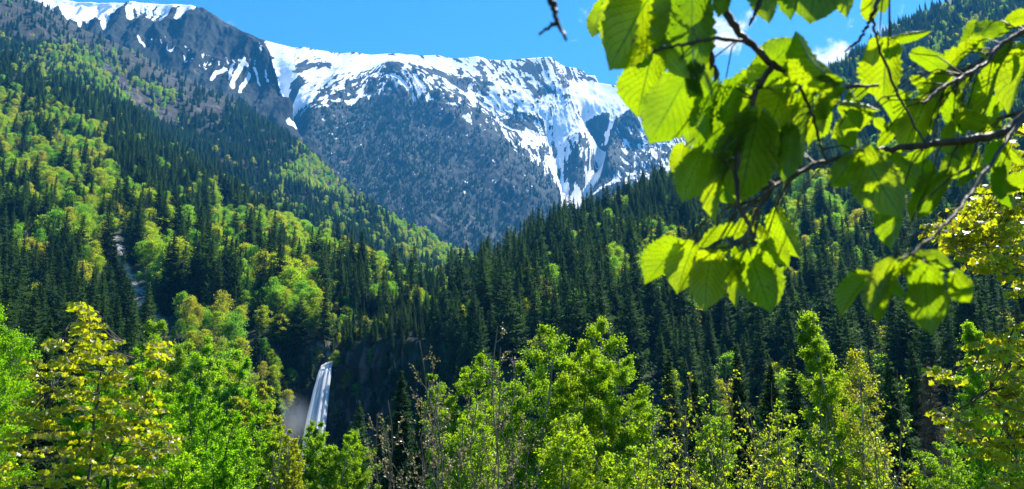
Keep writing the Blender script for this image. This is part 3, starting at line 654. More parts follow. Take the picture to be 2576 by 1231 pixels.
tl = N(wnt, 'ShaderNodeBsdfTranslucent'); L(cc, tl.inputs[0]); mx = N(wnt, 'ShaderNodeMixShader', inp={0: .6}); L(pb.outputs[0], mx.inputs[1]); L(tl.outputs[0], mx.inputs[2])
tp = N(wnt, 'ShaderNodeBsdfTransparent'); al = N(wnt, 'ShaderNodeMapRange'); al.inputs[1].default_value = .28; al.inputs[2].default_value = .5; al.inputs[3].default_value = .3; L(nn.outputs['Fac'], al.inputs[0])
mx2 = N(wnt, 'ShaderNodeMixShader'); L(al.outputs[0], mx2.inputs[0]); L(tp.outputs[0], mx2.inputs[1]); L(mx.outputs[0], mx2.inputs[2]); L(mx2.outputs[0], wo.inputs[0])
g = rng(99); V, Fq, UV = [], [], []; nv = 0
ys = np.array([905, 911, 917, 924, 935, 955, 980, 1010, 1045, 1080, 1120, 1160, 1195.])
for s in range(46):
    o_ = (s+.5)/46*1.06-.53+g.normal(0, .05); y_end = len(ys) if g.random() < .75 else g.integers(8, 13)
    yy = ys[:y_end].copy(); yy[:3] += 9*o_*o_*np.array([4, 3, 2.])+g.uniform(0, 5); cx = wf_c(yy)+o_*wf_w(yy)+g.normal(0, .6)
    dd = np.interp(yy, [905, 917, 935, 1195], [357, 349, 341, 310])+g.normal(0, .8); w_ = g.uniform(.12, .3)*np.interp(yy, [905, 1195], [.7, 1.9])
    c_ = P(cx, yy, dd); ofs = np.zeros_like(c_); ofs[:, 0] = w_; ofs[:, 1] = g.normal(.25, .6)*w_
    k = len(yy); V += [c_-ofs, c_+ofs]; u0 = g.random()*9
    UV += [np.column_stack([np.full(k, u0), np.linspace(0, 2, k)+u0]), np.column_stack([np.full(k, u0+.35), np.linspace(0, 2, k)+u0])]
    i = np.arange(k-1); Fq.append(np.stack([nv+i, nv+i+1, nv+k+i+1, nv+k+i], -1)); nv += 2*k
obj('waterfall', mesh('waterfall', np.concatenate(V), [np.concatenate(Fq)], [wm], smooth=True, uv=np.concatenate(UV)),
    label='tall white waterfall plunging over the dark cliff of the gorge', cat='waterfall')
sm, snt, so = mat('spray'); L = snt.links.new
tcs = N(snt, 'ShaderNodeTexCoord'); ln = N(snt, 'ShaderNodeVectorMath', operation='LENGTH'); L(tcs.outputs['Object'], ln.inputs[0])
ns_ = N(snt, 'ShaderNodeTexNoise', inp={'Scale': 2.2, 'Detail': 4.0}); L(tcs.outputs['Object'], ns_.inputs['Vector'])
ra = N(snt, 'ShaderNodeMapRange'); ra.inputs[1].default_value = .95; ra.inputs[2].default_value = .1; ra.inputs[3].default_value = 0; ra.inputs[4].default_value = .16; L(ln.outputs['Value'], ra.inputs[0])
mu = N(snt, 'ShaderNodeMath', operation='MULTIPLY'); L(ra.outputs[0], mu.inputs[0]); L(ns_.outputs['Fac'], mu.inputs[1])
sp_ = N(snt, 'ShaderNodeVolumeScatter'); sp_.inputs['Color'].default_value = (.7,.86,1,1); L(mu.outputs[0], sp_.inputs['Density']); L(sp_.outputs[0], so.inputs['Volume'])
import bmesh
bm = bmesh.new(); bmesh.ops.create_icosphere(bm, subdivisions=3, radius=1); me = bpy.data.meshes.new('mist'); bm.to_mesh(me); bm.free(); me.materials.append(sm)
mo = obj('mist', me, kind='stuff', label='pale mist drifting at the foot of the waterfall', cat='mist')
mo.location = tuple(P(735, 1090, 322)); mo.scale = (10, 7, 15)

# ------------------------------------------------------------ woodland trees in front of the gorge
def leafy(seed, Ht, prof, nlimb=36, ntw=10, per=34, leaf=.09, up=.9, tmpl=(OV, OVF), trunk_r=None, lean=(0, 0), spread=.22, sub_up=.6, base=.12, twigs=True, droop=0., stems=1):
    g = rng(seed); t, b, c = MB(), MB(), MB()
    prof = np.array(prof, float); tr = trunk_r or Ht*.012
    PP, AA, NN = [], [], []
    for st in range(stems):
        z = np.linspace(0, Ht*(1 if st == 0 else g.uniform(.7, .95)), 9); off = np.zeros(2) if stems == 1 else g.normal(0, .42, 2)*prof[:, 1].max()
        wob = np.cumsum(g.normal(0, .011*Ht, (9, 2)), 0); wob -= wob[0]
        wk = .6 if ntw > 9 else 1.5
        tp = np.column_stack([wob[:, 0]*wk+lean[0]*z+off[0]*(.3+z/Ht), wob[:, 1]*wk+lean[1]*z+off[1]*(.3+z/Ht), z]); t.tube(tp, np.linspace(tr, .008, 9), 7)
        for i in range(nlimb//stems):
            f = base+(1-base)*((i+g.random())/(nlimb/stems))**.8; h = f*z[-1]
            Rr = np.interp(f, prof[:, 0], prof[:, 1])*(.7+.45*g.random())*(1 if stems == 1 else .78)
            a = i*2.4+g.normal(0, .3)+seed; dr = np.array([math.cos(a), math.sin(a), 0.])
            rise = Rr*up*(.6+.6*g.random()); h0 = max(h-rise, .05*Ht)
            p0 = np.array([np.interp(h0, z, tp[:, 0]), np.interp(h0, z, tp[:, 1]), h0])
            s = np.linspace(0, 1, 7)[:, None]
            lp = p0+dr*Rr*s+np.array([0, 0, 1.])*(rise*s**1.3)+np.cumsum(g.normal(0, .02*Rr+.01, (7, 3)), 0); lp[0] = p0
            lp[:, 2] -= droop*Rr*s[:, 0]**2
            b.tube(lp, np.linspace(max(.006, tr*.4*(1-f*.7)), .003, 7), 4)
            for q in range(ntw):
                u = .22+.78*(q+g.random()*.6)/ntw; j = min(int(u*6), 5); p = lp[j]+(lp[j+1]-lp[j])*(u*6-j if u < 1 else 1)
                d = (dr*.6+rv(g, 1)[0]*.9+np.array([0, 0, sub_up])); d /= np.linalg.norm(d)
                Lt = (.16*Rr+.05*Ht*.5)*(.6+.7*g.random())*(1.15-.4*u)
                e = p+d*Lt+np.array([0, 0, -droop*.5*Lt]); 
                if twigs: b.tube([p, (p+e)/2+g.normal(0, .06, 3)*Lt, e], [.004, .003, .0015], 3)
                m_ = max(1, int(per*(.6+.8*g.random()))); w = g.random((m_, 1))**.7
                PP.append(p+(e-p)*w+g.normal(0, 1, (m_, 3))*Lt*spread*(.25+.75*w)); AA.append(d*.5+rv(g, m_)*.9+np.array([0, 0, -.25])); NN.append(rv(g, m_)+np.array([0, 0, .9]))
    PP, AA, NN = map(np.concatenate, (PP, AA, NN)); n = len(PP)
    # tint drifts through the crown in clumps, plus per leaf
    tint = np.clip(.5+.9*pn(PP[:, 0]/(Ht*.12), PP[:, 1]/(Ht*.12), PP[:, 2]/(Ht*.12))+g.normal(0, .22, n), 0, 1)
    c.leaves(PP, AA, NN, leaf*(.6+.7*g.random(n)), tmpl[0], tmpl[1], 0, tint)
    return t, b, c
NLEAF = [0]
def plant(name, x, top, d, build, lm, bm_, label, cat, group=None, parts=('trunk', 'branches', 'crown')):
    p = P(x, top, d); e = empty(name, (p[0], p[1], 0), label=label, cat=cat, group=group)
    t, b, c = build(p[2])
    obj(parts[0], t.build(parts[0], [bm_], True), e)
    if b.n: obj(parts[1], b.build(parts[1], [bm_], True), e)
    if c.n: obj(parts[2], c.build(parts[2], [lm]), e)
    NLEAF[0] += c.n
    return e
def dome(w, d, f=((0, .7), (.2, .95), (.45, 1), (.65, .95), (.8, .82), (.9, .64), (.96, .46), (1, .25))):
    r = w*d/F; return [(a, b*r) for a, b in f]
oval = ((0,.3),(.2,.75),(.45,1),(.7,.85),(.88,.5),(1,.12))
spire = ((0,.9),(.2,1),(.4,.9),(.55,.66),(.7,.58),(.8,.36),(.93,.24),(1,.08))
# (x, top y, depth, half width, per-twig leaves, material, form, label)
BW = [
 (50, 762, 46, 118, 40, 'green_leaf', dome, 'bushy bright green tree at the far left edge behind the yellow maple'),
 (-70, 880, 38, 130, 34, 'green_leaf', dome, 'bright green tree cut by the left edge, low in the corner'),
 (335, 880, 44, 95, 44, 'green_leaf', dome, 'brushy bright green tree just right of the yellow maple top'),
 (430, 905, 42, 105, 44, 'green_leaf', dome, 'broad bright green tree in the middle of the left woodland mass'),
 (530, 965, 40, 90, 40, 'green_leaf', dome, 'bright green tree on the falling edge of the left woodland'),
 (600, 1010, 44, 70, 38, 'green_leaf', dome, 'lower bright green tree nearest the mist on the woodland edge'),
 (455, 1050, 30, 90, 36, 'green_leaf', dome, 'rounded green tree low in front of the left woodland mass'),
 (265, 900, 52, 80, 40, 'green_leaf', dome, 'bright green tree half hidden behind the yellow maple'),
 (560, 1095, 28, 80, 34, 'green_leaf', dome, 'low green tree at the bottom edge left of the grey brush'),
 (435, 792, 150, 62, 44, 'birch_leaf', dome, 'yellow green rounded tree below the grey scree chute'),
 (505, 850, 140, 60, 44, 'green_leaf', dome, 'dark green rounded tree beside the spruces below the scree'),
 (590, 882, 130, 62, 44, 'green_leaf', dome, 'bright rounded tree on the hillside edge left of the cliff'),
 (650, 965, 110, 48, 40, 'far_leaf', dome, 'pale green tree standing close to the cliff left of the waterfall'),
 (690, 1050, 60, 48, 34, 'birch_leaf', dome, 'thin yellow green tree below the waterfall mist'),
 (745, 1082, 52, 44, 34, 'yellow_leaf', dome, 'yellowish tree directly below the mist'),
 (790, 1062, 55, 46, 36, 'birch_leaf', dome, 'yellow green tree hiding the foot of the waterfall'),
 (848, 1058, 50, 50, 42, 'birch_leaf', dome, 'full leafy tree right of the waterfall foot'),
 (905, 1078, 52, 44, 38, 'birch_leaf', dome, 'slim bright tree at the right end of the row below the waterfall'),
 (1155, 925, 62, 78, 36, 'birch_leaf', dome, 'bright green tree behind the budding shrubs'),
 (1320, 832, 36, 112, 48, 'birch_leaf', dome, 'left crown of the two tall bright birches in the centre'),
 (1440, 795, 37, 118, 54, 'birch_leaf', dome, 'tallest bright green birch in the centre with a rounded top'),
 (1590, 880, 35, 118, 46, 'birch_leaf', dome, 'wide green birch right of the tallest one'),
 (1200, 1010, 30, 90, 30, 'birch_leaf', dome, 'low light green birch in front of the centre left'),
 (1390, 1030, 27, 110, 34, 'birch_leaf', dome, 'low leafy tree at the foot of the tall birches'),
 (1560, 1080, 25, 90, 32, 'birch_leaf', dome, 'low leafy tree at the bottom edge under the wide birch'),
 (2062, 778, 34, 122, 40, 'birch_leaf', spire, 'slender bright birch with a pointed top right of centre'),
 (2150, 880, 33, 66, 9, 'yellow_leaf', oval, 'thin yellowish tree leaning against the pointed birch'),
 (2440, 818, 60, 50, 40, 'green_leaf', oval, 'fresh green tree behind the maple at the right edge'),
 (2500, 960, 40, 90, 34, 'green_leaf', dome, 'bright green tree low behind the right edge maple'),
 (1775, 1010, 48, 62, 26, 'birch_leaf', dome, 'thin airy green tree among the sparse yellow shrubs right of the wide birch'),
 (1925, 1030, 44, 62, 26, 'birch_leaf', dome, 'thin airy green tree just left of the pointed birch'),
 (2360, 1110, 34, 70, 26, 'birch_leaf', dome, 'low light green tree between the brown larch and the right maple'),
]
for i, (x, ty, d, w, per, m_, form, lab) in enumerate(BW):
    pr = dome(w, d) if form is dome else dome(w, d, form)
    leaf = .074*max(1, d/44); per = int(per*1.6*min(1.25, max(.22, (w*d/F)*P(x, ty, d)[2]/12)))+2
    up = 1.0 if m_ == 'green_leaf' else .75
    mul = 1.0 if d < 100 else .9
    lean = (0.10, 0) if form is spire else (0, 0)
    stm = 3 if form is dome else (2 if form is spire else 1)
    def bl(z, i=i, pr=pr, per=per, leaf=leaf, up=up, lean=lean, stm=stm):
        return leafy(300+i, z, pr, nlimb=57, ntw=13, per=per, spread=.34, leaf=leaf, up=up, lean=(-lean[0], 0), sub_up=.6 if up >= 1 else .3, droop=.1, stems=stm)
    e = plant('broadleaf_tree' if m_ in ('green_leaf', 'far_leaf') else 'birch_tree' if m_ == 'birch_leaf' else 'young_tree', x, ty, d, bl, M[m_], M['bark'] if m_ == 'green_leaf' else M['bark_pale'], lab, 'tree', 'woodland trees in front of the hillsides')
    if form is spire: e.location.x += lean[0]*P(x, ty, d)[2]
# mid-ground spruces
SPL = [(1012, 935, 95, 'slim dark spruce with its tip left of the budding shrub'), (1060, 1000, 80, 'small dark spruce between the gorge and the budding shrub'), (905, 1010, 190, 'dark spruce rising on the slope right of the waterfall'), (960, 1040, 150, 'dark spruce right of the row below the waterfall'),
       (1850, 868, 84, 'tall grey green spruce right of the wide birch'), (1935, 915, 76, 'dark spruce left of the pointed birch'), (1745, 935, 88, 'dark spruce behind the sparse yellow shrubs'), (1990, 880, 110, 'dark spruce standing behind the pointed birch'),
       (2230, 900, 95, 'dark spruce between the pointed birch and the bare larch'), (2290, 860, 130, 'distant dark spruce right of the pointed birch'), (1680, 880, 120, 'dark spruce just right of the wide birch crown'), (2400, 960, 90, 'dark spruce behind the bare brown larch'),
       (700, 930+60, 170, 'dark spruce at the lower left side of the cliff'), (655, 905+40, 180, 'dark spruce on the slope left of the cliff'), (2175, 1010, 50, 'low dark spruce at the foot of the pointed birch'), (1890, 1040, 48, 'low dark spruce among the sparse yellow shrubs'), (640, 1075, 70, 'dark spruce between the left woodland and the mist'), (130, 800, 95, 'dark spruce behind the trees of the left corner'),(215,840,110,'dark spruce behind the yellow maple top'), (1520, 960, 60, 'dark spruce hidden between the birches')]
for i, (x, ty, d, lab) in enumerate(SPL):
    p = P(x, ty, d); e = empty('spruce_tree', (p[0], p[1], 0), label=lab, cat='spruce', group='spruces among the woodland trees')
    t, c = spruce(500+i, p[2], slim=[.2, .17, .23][i % 3], levels=42, dense=1.3)
    obj('trunk', t.build('trunk', [M['bark']], True), e); obj('crown', c.build('crown', [M['spruce']]), e)
p = P(2330, 905, 40); e = empty('bare_larch', (p[0], p[1], 0), label='bare brown conifer without needles right of the pointed birch', cat='larch')
t, c = spruce(611, p[2], slim=.2, levels=44, bare=True, dense=1.3)
M['brown_twig'] = bark_mat('brown_twig', (.07, .05, .035), (.15, .11, .08), 12)
obj('trunk', t.build('trunk', [M['bark']], True), e); obj('branches', c.build('branches', [M['brown_twig']]), e)
# thin shrubs with sparse leaves and budding shrubs
BUD = [(1072, 862, 15.5, 62, 'budding shrub with pale new leaves right of the gorge, its tip highest on the left'), (1215, 820, 15, 55, 'taller budding shrub with bare dark twigs left of the tall birches'), (1130, 960, 14, 70, 'bushy budding shrub low between two taller ones'), (1270, 905, 16, 60, 'budding shrub crossing the left birch crown'), (1010, 1010, 14, 60, 'low budding shrub at the left end of the budding row')]
for i, (x, ty, d, w, lab) in enumerate(BUD):
    bl = lambda z, i=i, w=w, d=d: leafy(700+i, z, dome(w*1.3, d), nlimb=30, ntw=8, per=4, leaf=.042, up=1.9, trunk_r=.011, spread=.16, sub_up=1.0, tmpl=(RH, RHF), base=.1, stems=3)
    plant('budding_shrub', x, ty, d, bl, M['bud_leaf'], M['bark_twig'], lab, 'shrub', 'budding shrubs in the centre', ('stem', 'branches', 'leaves'))
SPA = [(1720, 900, 17, 80), (1800, 960, 16, 85), (1880, 900, 18, 90), (1960, 965, 17, 80), (2030, 1040, 15, 80), (1690, 1030, 15, 75), (1850, 1080, 13, 90), (2205, 940, 19, 60), (2260, 1060, 16, 60), (690, 1090, 18, 55), (1620, 1130, 15, 60)]
SPLAB = ['sparse shrub right of the wide birch with few yellow leaves', 'sparse light green shrub left of the tall grey green spruce', 'tallest sparse shrub in front of the grey green spruce', 'sparse light green shrub touching the left side of the pointed birch', 'sparse shrub with yellow leaves at the foot of the pointed birch',
 'low sparse light green shrub under the right side of the wide birch', 'low dense patch of yellow leaved shrub at the bottom edge', 'thin shrub with light green leaves right of the pointed birch', 'low thin shrub left of the bare brown larch', 'leafless grey brush between the left woodland and the waterfall row', 'small sparse shrub at the bottom edge below the birches']
for i, (x, ty, d, w) in enumerate(SPA):
    bl = lambda z, i=i, w=w, d=d: leafy(800+i, z, dome(w*1.2, d), nlimb=32, ntw=7, per=(4 if i != 9 else 2), leaf=.055, up=1.2, trunk_r=.014, spread=.12, sub_up=.7, base=.08, stems=3)
    plant('sparse_shrub', x, ty, d, bl, M['yellow_leaf' if i % 2 == 0 else 'birch_leaf'], M['bark_twig'], SPLAB[i], 'shrub', 'sparse thin shrubs right of centre', ('stem', 'branches', 'leaves'))

# ------------------------------------------------------------ maples with yellow leaves
def maple(name, stems, clusters, d0, label, seed, per=17, leaf=.076):
    """stems: pixel polylines with radius; clusters: (x, y, radius px, count)"""
    g = rng(seed); t, b, c = MB(), MB(), MB(); allp = []
    base = P(stems[0][0][0][0], 1207, stems[0][0][0][2]); base[2] = 0
    for k, (pl, r0, r1) in enumerate(stems):
        pl = np.array(pl, float); s = np.linspace(0, len(pl)-1, len(pl)*5)
        q = np.column_stack([np.interp(s, np.arange(len(pl)), pl[:, j]) for j in range(3)])
        w = P(q[:, 0], q[:, 1], q[:, 2]); w[1:-1] += g.normal(0, .012, (len(w)-2, 3)); w[:, 2] = np.maximum(w[:, 2], 0)
        (t if k == 0 else b).tube(w-base, np.linspace(r0, r1, len(w)), 6); allp.append(w)
    allp = np.concatenate(allp); PP, AA, NN = [], [], []
    for (x, y, r, n) in clusters:
        for _ in range(n):
            a, rr = g.random()*6.283, r*math.sqrt(g.random()); q = P(x+rr*math.cos(a), y+rr*math.sin(a), d0+g.normal(0, .55))
            j = np.argmin(np.linalg.norm(allp-q-np.array([0, 0, -.1]), axis=1)); p = allp[j]
            mid = (p+q)/2+np.array([0, 0, -.06])*np.linalg.norm(p-q)+g.normal(0, .02, 3)
            b.tube(np.array([p, mid, q])-base, [.007, .005, .003], 3)
            m_ = int(per*(.5+g.random())); dirs = rv(g, m_); dirs[:, 2] = np.abs(dirs[:, 2])*.2-.15
            PP.append(q+dirs*g.random((m_, 1))*.13); AA.append(dirs+np.array([0, 0, -.35])); NN.append(rv(g, m_)*1.1+np.array([0, 0, .9]))
    PP, AA, NN = map(np.concatenate, (PP, AA, NN)); n = len(PP)
    c.leaves(PP-base, AA, NN, leaf*(.55+.7*g.random(n)), MP, MPF, 0, g.random(n))
    e = empty(name, base, label=label, cat='maple')
    obj('trunk', t.build('trunk', [M['bark']], True), e); obj('branches', b.build('branches', [M['bark']], True), e); obj('crown', c.build('crown', [M['yellow_leaf']]), e)
    return e
maple('maple_sapling', [([(215,1240,13),(245,1000,13),(255,900,13),(205,770,13)], .022, .005), ([(240,1240,13),(300,1120,13),(380,1020,13.2),(400,900,13.3),(405,860,13.3)], .012, .004), ([(215,1240,13),(150,1150,13),(110,1060,12.8)], .012, .004),
  ([(245,1000,13),(285,930,12.8),(310,860,12.8)], .012, .004), ([(255,900,13),(190,860,13.1),(165,830,13.1)], .01, .004), ([(235,1060,13),(130,980,13.2),(90,930,13)], .012, .004), ([(300,1120,13),(380,1130,13),(430,1090,13)], .012, .004)],
  [(205,775,16,7),(215,820,38,14),(250,860,50,20),(150,870,20,6),(215,920,50,16),(290,930,45,16),(400,880,22,9),(395,940,26,9),(120,930,45,12),(200,1000,60,18),(290,1030,60,20),(380,1010,30,8),(90,1020,60,18),(60,1090,60,16),(170,1100,70,22),(280,1130,70,20),(370,1080,40,12),(410,1120,30,9),(350,1180,60,12),(200,1190,80,20),(60,1190,70,18),(440,1100,12,3)],
  13, 'yellow green maple sapling with upright stems in the lower left corner', 21)
maple('edge_maple', [([(2790,1250,11),(2780,900,11),(2760,500,11),(2740,200,11)], .10, .04), ([(2770,760,11),(2650,660,11),(2520,610,11),(2420,600,11),(2345,585,11)], .03, .006), ([(2765,560,11),(2640,500,11),(2540,470,11),(2490,470,11)], .02, .005), ([(2650,660,11),(2560,650,11),(2500,660,11)], .012, .005),
  ([(2780,1050,11),(2660,980,10.8),(2560,960,10.8),(2460,1000,10.8),(2400,1040,10.7)], .03, .005), ([(2660,980,10.8),(2540,900,11),(2440,920,11),(2350,935,11)], .015, .005), ([(2780,1200,11),(2650,1130,11),(2520,1100,11),(2420,1110,11)], .02, .005), ([(2765,560,11),(2650,380,11),(2560,330,11)], .02, .005), ([(2770,850,11),(2640,830,11),(2540,850,11)], .02, .005)],
  [(2365,580,34,14),(2430,560,50,26),(2420,620,40,18),(2500,510,50,26),(2480,590,55,30),(2550,560,50,26),(2540,650,50,24),(2480,650,35,14),(2560,470,40,18),(2540,340,28,9),(2565,400,28,9),(2565,720,22,9),(2350,925,14,4),(2385,955,22,6),(2380,1040,24,7),(2430,1060,34,12),(2480,880,48,14),(2550,860,45,18),(2540,930,55,24),(2500,1000,40,14),(2560,1010,45,18),(2550,1090,55,20),(2470,1120,45,12),(2540,1180,60,22),(2600,1000,60,18),(2620,620,60,18),(2415,1095,16,4)],
  11, 'yellow leaved maple reaching in from the right edge', 22, per=14)
# ------------------------------------------------------------ hazel bough hanging in front, upper right
hz, hnt_, hzo = mat('hazel_leaf'); L = hnt_.links.new
uvn = N(hnt_, 'ShaderNodeUVMap', uv_map='UVMap'); sx = N(hnt_, 'ShaderNodeSeparateXYZ'); L(uvn.outputs[0], sx.inputs[0])
def mth(nt_, op, a, b=None, c=None):
    m_ = N(nt_, 'ShaderNodeMath', operation=op)
    for i, v in enumerate((a, b, c)):
        if v is None: continue
        if isinstance(v, (int, float)): m_.inputs[i].default_value = v
        else: nt_.links.new(v, m_.inputs[i])
    return m_.outputs[0]
av = mth(hnt_, 'ABSOLUTE', sx.outputs[1]); mid = mth(hnt_, 'LESS_THAN', av, .035)
sv = mth(hnt_, 'FRACT', mth(hnt_, 'MULTIPLY', mth(hnt_, 'MULTIPLY_ADD', av, -.42, sx.outputs[0]), 8.5))
sv = mth(hnt_, 'LESS_THAN', mth(hnt_, 'ABSOLUTE', mth(hnt_, 'SUBTRACT', sv, .5)), .05)
vein = mth(hnt_, 'MAXIMUM', mid, sv)
tcx = N(hnt_, 'ShaderNodeTexCoord'); nz_ = N(hnt_, 'ShaderNodeTexNoise', inp={'Scale': 3.0, 'Detail': 4.0}); L(tcx.outputs['Object'], nz_.inputs['Vector'])
oi = N(hnt_, 'ShaderNodeObjectInfo')
mixr = mth(hnt_, 'MULTIPLY_ADD', oi.outputs['Random'], .6, mth(hnt_, 'MULTIPLY', nz_.outputs['Fac'], .4))
ct = ramp(hnt_, [(.1, (.16, .36, .003)), (.4, (.36, .54, .003)), (.85, (.52, .66, .004))], mixr)
cr_ = ramp(hnt_, [(.1, (.02, .065, .006)), (.9, (.05, .11, .01))], mixr)
vm = N(hnt_, 'ShaderNodeMix', data_type='RGBA'); L(vein, vm.inputs[0]); L(ct, vm.inputs[6]); vm.inputs[7].default_value = (.14, .28, .008, 1)
sn_ = N(hnt_, 'ShaderNodeTexNoise', inp={'Scale': 11.0, 'Detail': 3.0}); L(tcx.outputs['Object'], sn_.inputs['Vector'])
spt = N(hnt_, 'ShaderNodeMapRange'); spt.inputs[1].default_value = .69; spt.inputs[2].default_value = .73; L(sn_.outputs['Fac'], spt.inputs[0])
vs = N(hnt_, 'ShaderNodeMix', data_type='RGBA'); L(spt.outputs[0], vs.inputs[0]); L(vm.outputs[2], vs.inputs[6]); vs.inputs[7].default_value = (.16, .09, .02, 1); vm = vs
pb = N(hnt_, 'ShaderNodeBsdfPrincipled', inp={'Roughness': .34, 'Specular IOR Level': .7}); L(cr_, pb.inputs['Base Color'])
tb = N(hnt_, 'ShaderNodeBsdfTranslucent'); L(vm.outputs[2], tb.inputs[0]); mx = N(hnt_, 'ShaderNodeMixShader', inp={0: .62}); L(pb.outputs[0], mx.inputs[1]); L(tb.outputs[0], mx.inputs[2]); 
nb_ = N(hnt_, 'ShaderNodeTexNoise', inp={'Scale': 16.0, 'Detail': 5.0}); L(tcx.outputs['Object'], nb_.inputs['Vector'])
bh = mth(hnt_, 'MULTIPLY_ADD', vein, -.5, nb_.outputs['Fac']); bp_ = N(hnt_, 'ShaderNodeBump', inp={'Strength': .6, 'Distance': .003}); L(bh, bp_.inputs['Height']); L(bp_.outputs[0], pb.inputs['Normal']); L(bp_.outputs[0], tb.inputs['Normal'])
L(mx.outputs[0], hzo.inputs[0])
def hazel_leaf(seed):
    g = rng(seed); nu, nvv = 40, 15
    u = np.linspace(0, 1, nu)[:, None]; v = np.linspace(-1, 1, nvv)[None]
    w = np.interp(u[:, 0], [0,.03,.10,.2,.35,.5,.62,.74,.84,.91,.955,1], [.03,.15,.25,.335,.395,.42,.415,.36,.25,.125,.05,0])[:, None]
    saw = (u*13+g.random()) % 1; saw2 = (u*39) % 1
    side = 1+.10*g.normal()*np.sign(v)
    edge = 1+(.16*(1-saw)+.06*(1-saw2)-.09)*(np.abs(v) > .95)*(u > .12)*(u < .985)
    lob = 1+.05*np.sin(u*9+seed)*(u < .9)
    x = u-.07*(np.abs(v)**1.5)*(1-u)*2*(u < .25)+0*v; y = v*w*edge*side*lob
    fold = g.uniform(.12, .75); pl = ((u-.42*np.abs(v))*8.5) % 1
    z = fold*np.abs(y)-.045*np.abs(pl-.5)*4*np.minimum(1, np.abs(v)*2)*(1-u**3)-g.uniform(-.05, .45)*u**2+.05*pn(x*2.4+seed*3.1, y*2.4)+g.uniform(-.1, .14)*y
    V = np.stack([x+0*v, y, z], -1).reshape(-1, 3); uv = np.stack([u+0*v, v+0*u], -1).reshape(-1, 2)
    return mesh('leaf', V, [grid_faces(nu, nvv)], [hz], smooth=True, uv=uv)
LM = [hazel_leaf(60+i) for i in range(14)]
# twigs: pixel polylines (x, y, depth), start and end radius
TW = [([(2950,60,2.0),(2760,200,1.8),(2576,290,1.62),(2530,335,1.6),(2470,348,1.6),(2330,365,1.6),(2200,378,1.6),(2110,400,1.6),(2050,412,1.6)], .012, .0035),
 ([(2576,290,1.62),(2520,370,1.55),(2450,475,1.5),(2400,545,1.45),(2340,600,1.42),(2295,640,1.4)], .0042, .0022),
 ([(2950,-300,2.0),(2500,-260,1.8),(2050,-160,1.6),(1800,-40,1.5),(1835,50,1.5),(1880,105,1.5),(1945,165,1.5),(2010,205,1.52),(2100,222,1.56),(2210,215,1.6)], .011, .003),
 ([(1945,165,1.5),(1900,230,1.5),(1870,330,1.5),(1850,430,1.5),(1860,520,1.5),(1880,560,1.5),(1896,600,1.5)], .006, .003),
 ([(2050,412,1.6),(2000,440,1.58),(1960,460,1.56),(1925,490,1.54),(1905,545,1.52),(1896,600,1.5)], .0045, .0025),
 ([(1880,105,1.5),(1800,95,1.45),(1730,110,1.42),(1650,125,1.4),(1640,135,1.4)], .004, .002),
 ([(2500,-260,1.8),(2260,-80,1.62),(2200,20,1.55),(2185,60,1.55),(2165,100,1.55),(2125,130,1.55)], .006, .0022),
 ([(2195,45,1.55),(2205,90,1.57),(2212,118,1.58)], .003, .002),
 ([(2212,118,1.58),(2240,200,1.6),(2280,280,1.6),(2330,364,1.6)], .003, .002),
 ([(2576,80,1.7),(2520,110,1.7),(2480,160,1.68),(2420,195,1.66),(2370,220,1.64),(2320,260,1.62)], .006, .0025),
 ([(2760,200,1.8),(2640,120,1.75),(2576,80,1.7)], .01, .006),
 ([(1800,-40,1.5),(1900,-60,1.5),(2000,-70,1.5),(2100,-80,1.5)], .005, .003),
 ([(1940,-60,1.5),(1900,30,1.48),(1885,65,1.46)], .006, .002),
 ([(2050,-160,1.6),(1700,-120,1.3),(1378,-30,1.1),(1390,15,1.1),(1402,50,1.1),(1425,103,1.1)], .008, .0018),
 ([(1402,50,1.1),(1390,68,1.1),(1375,73,1.1),(1355,85,1.1)], .003, .0016),
 ([(1896,600,1.5),(1830,625,1.48),(1760,625,1.46)], .0025, .0018),
 ([(2295,640,1.4),(2250,665,1.4),(2190,690,1.4)], .0025, .0018), ([(2295,640,1.4),(2340,665,1.4),(2400,690,1.4)], .0025, .0018),
 ([(2460,350,1.6),(2440,420,1.58),(2400,440,1.56)], .003, .002),
 ([(2010,205,1.52),(2050,300,1.54),(2060,360,1.56),(2080,405,1.6)], .003, .002)]
hb = MB(); node = []
for pl, r0, r1 in TW:
    q = np.array(pl, float); s = np.linspace(0, len(q)-1, (len(q)-1)*6+1)
    c3 = np.column_stack([np.interp(s, np.arange(len(q)), q[:, j]) for j in range(3)])
    for _ in range(2): c3[1:-1] = (c3[:-2]+2*c3[1:-1]+c3[2:])/4
    w = P(c3[:, 0], c3[:, 1], c3[:, 2]); g = rng(int(q[0, 0]+q[-1, 1])); w[1:-1] += g.normal(0, .0012, (len(w)-2, 3))
    rad = np.linspace(r0, r1, len(w))*(1+.12*g.normal(size=len(w)).clip(-1, 2)); hb.tube(w, rad, 7); node.append(w)
root3 = np.concatenate(node); 
tx = P(2950, 60, 2.0); 
trunk = MB(); trunk.tube([(tx[0]+.1, tx[1]+.05, 0), (tx[0]+.08, tx[1]+.02, .8), (tx[0], tx[1], tx[2]), tuple(P(2950, -300, 2.0)), (tx[0]-.05, tx[1], 4.2)], [.05, .042, .03, .024, .012], 10)
base = np.array([tx[0]+.1, tx[1]+.05, 0.])
he = empty('hazel_tree', base, label='hazel bough with large backlit leaves hanging into the view at upper right', cat='hazel')
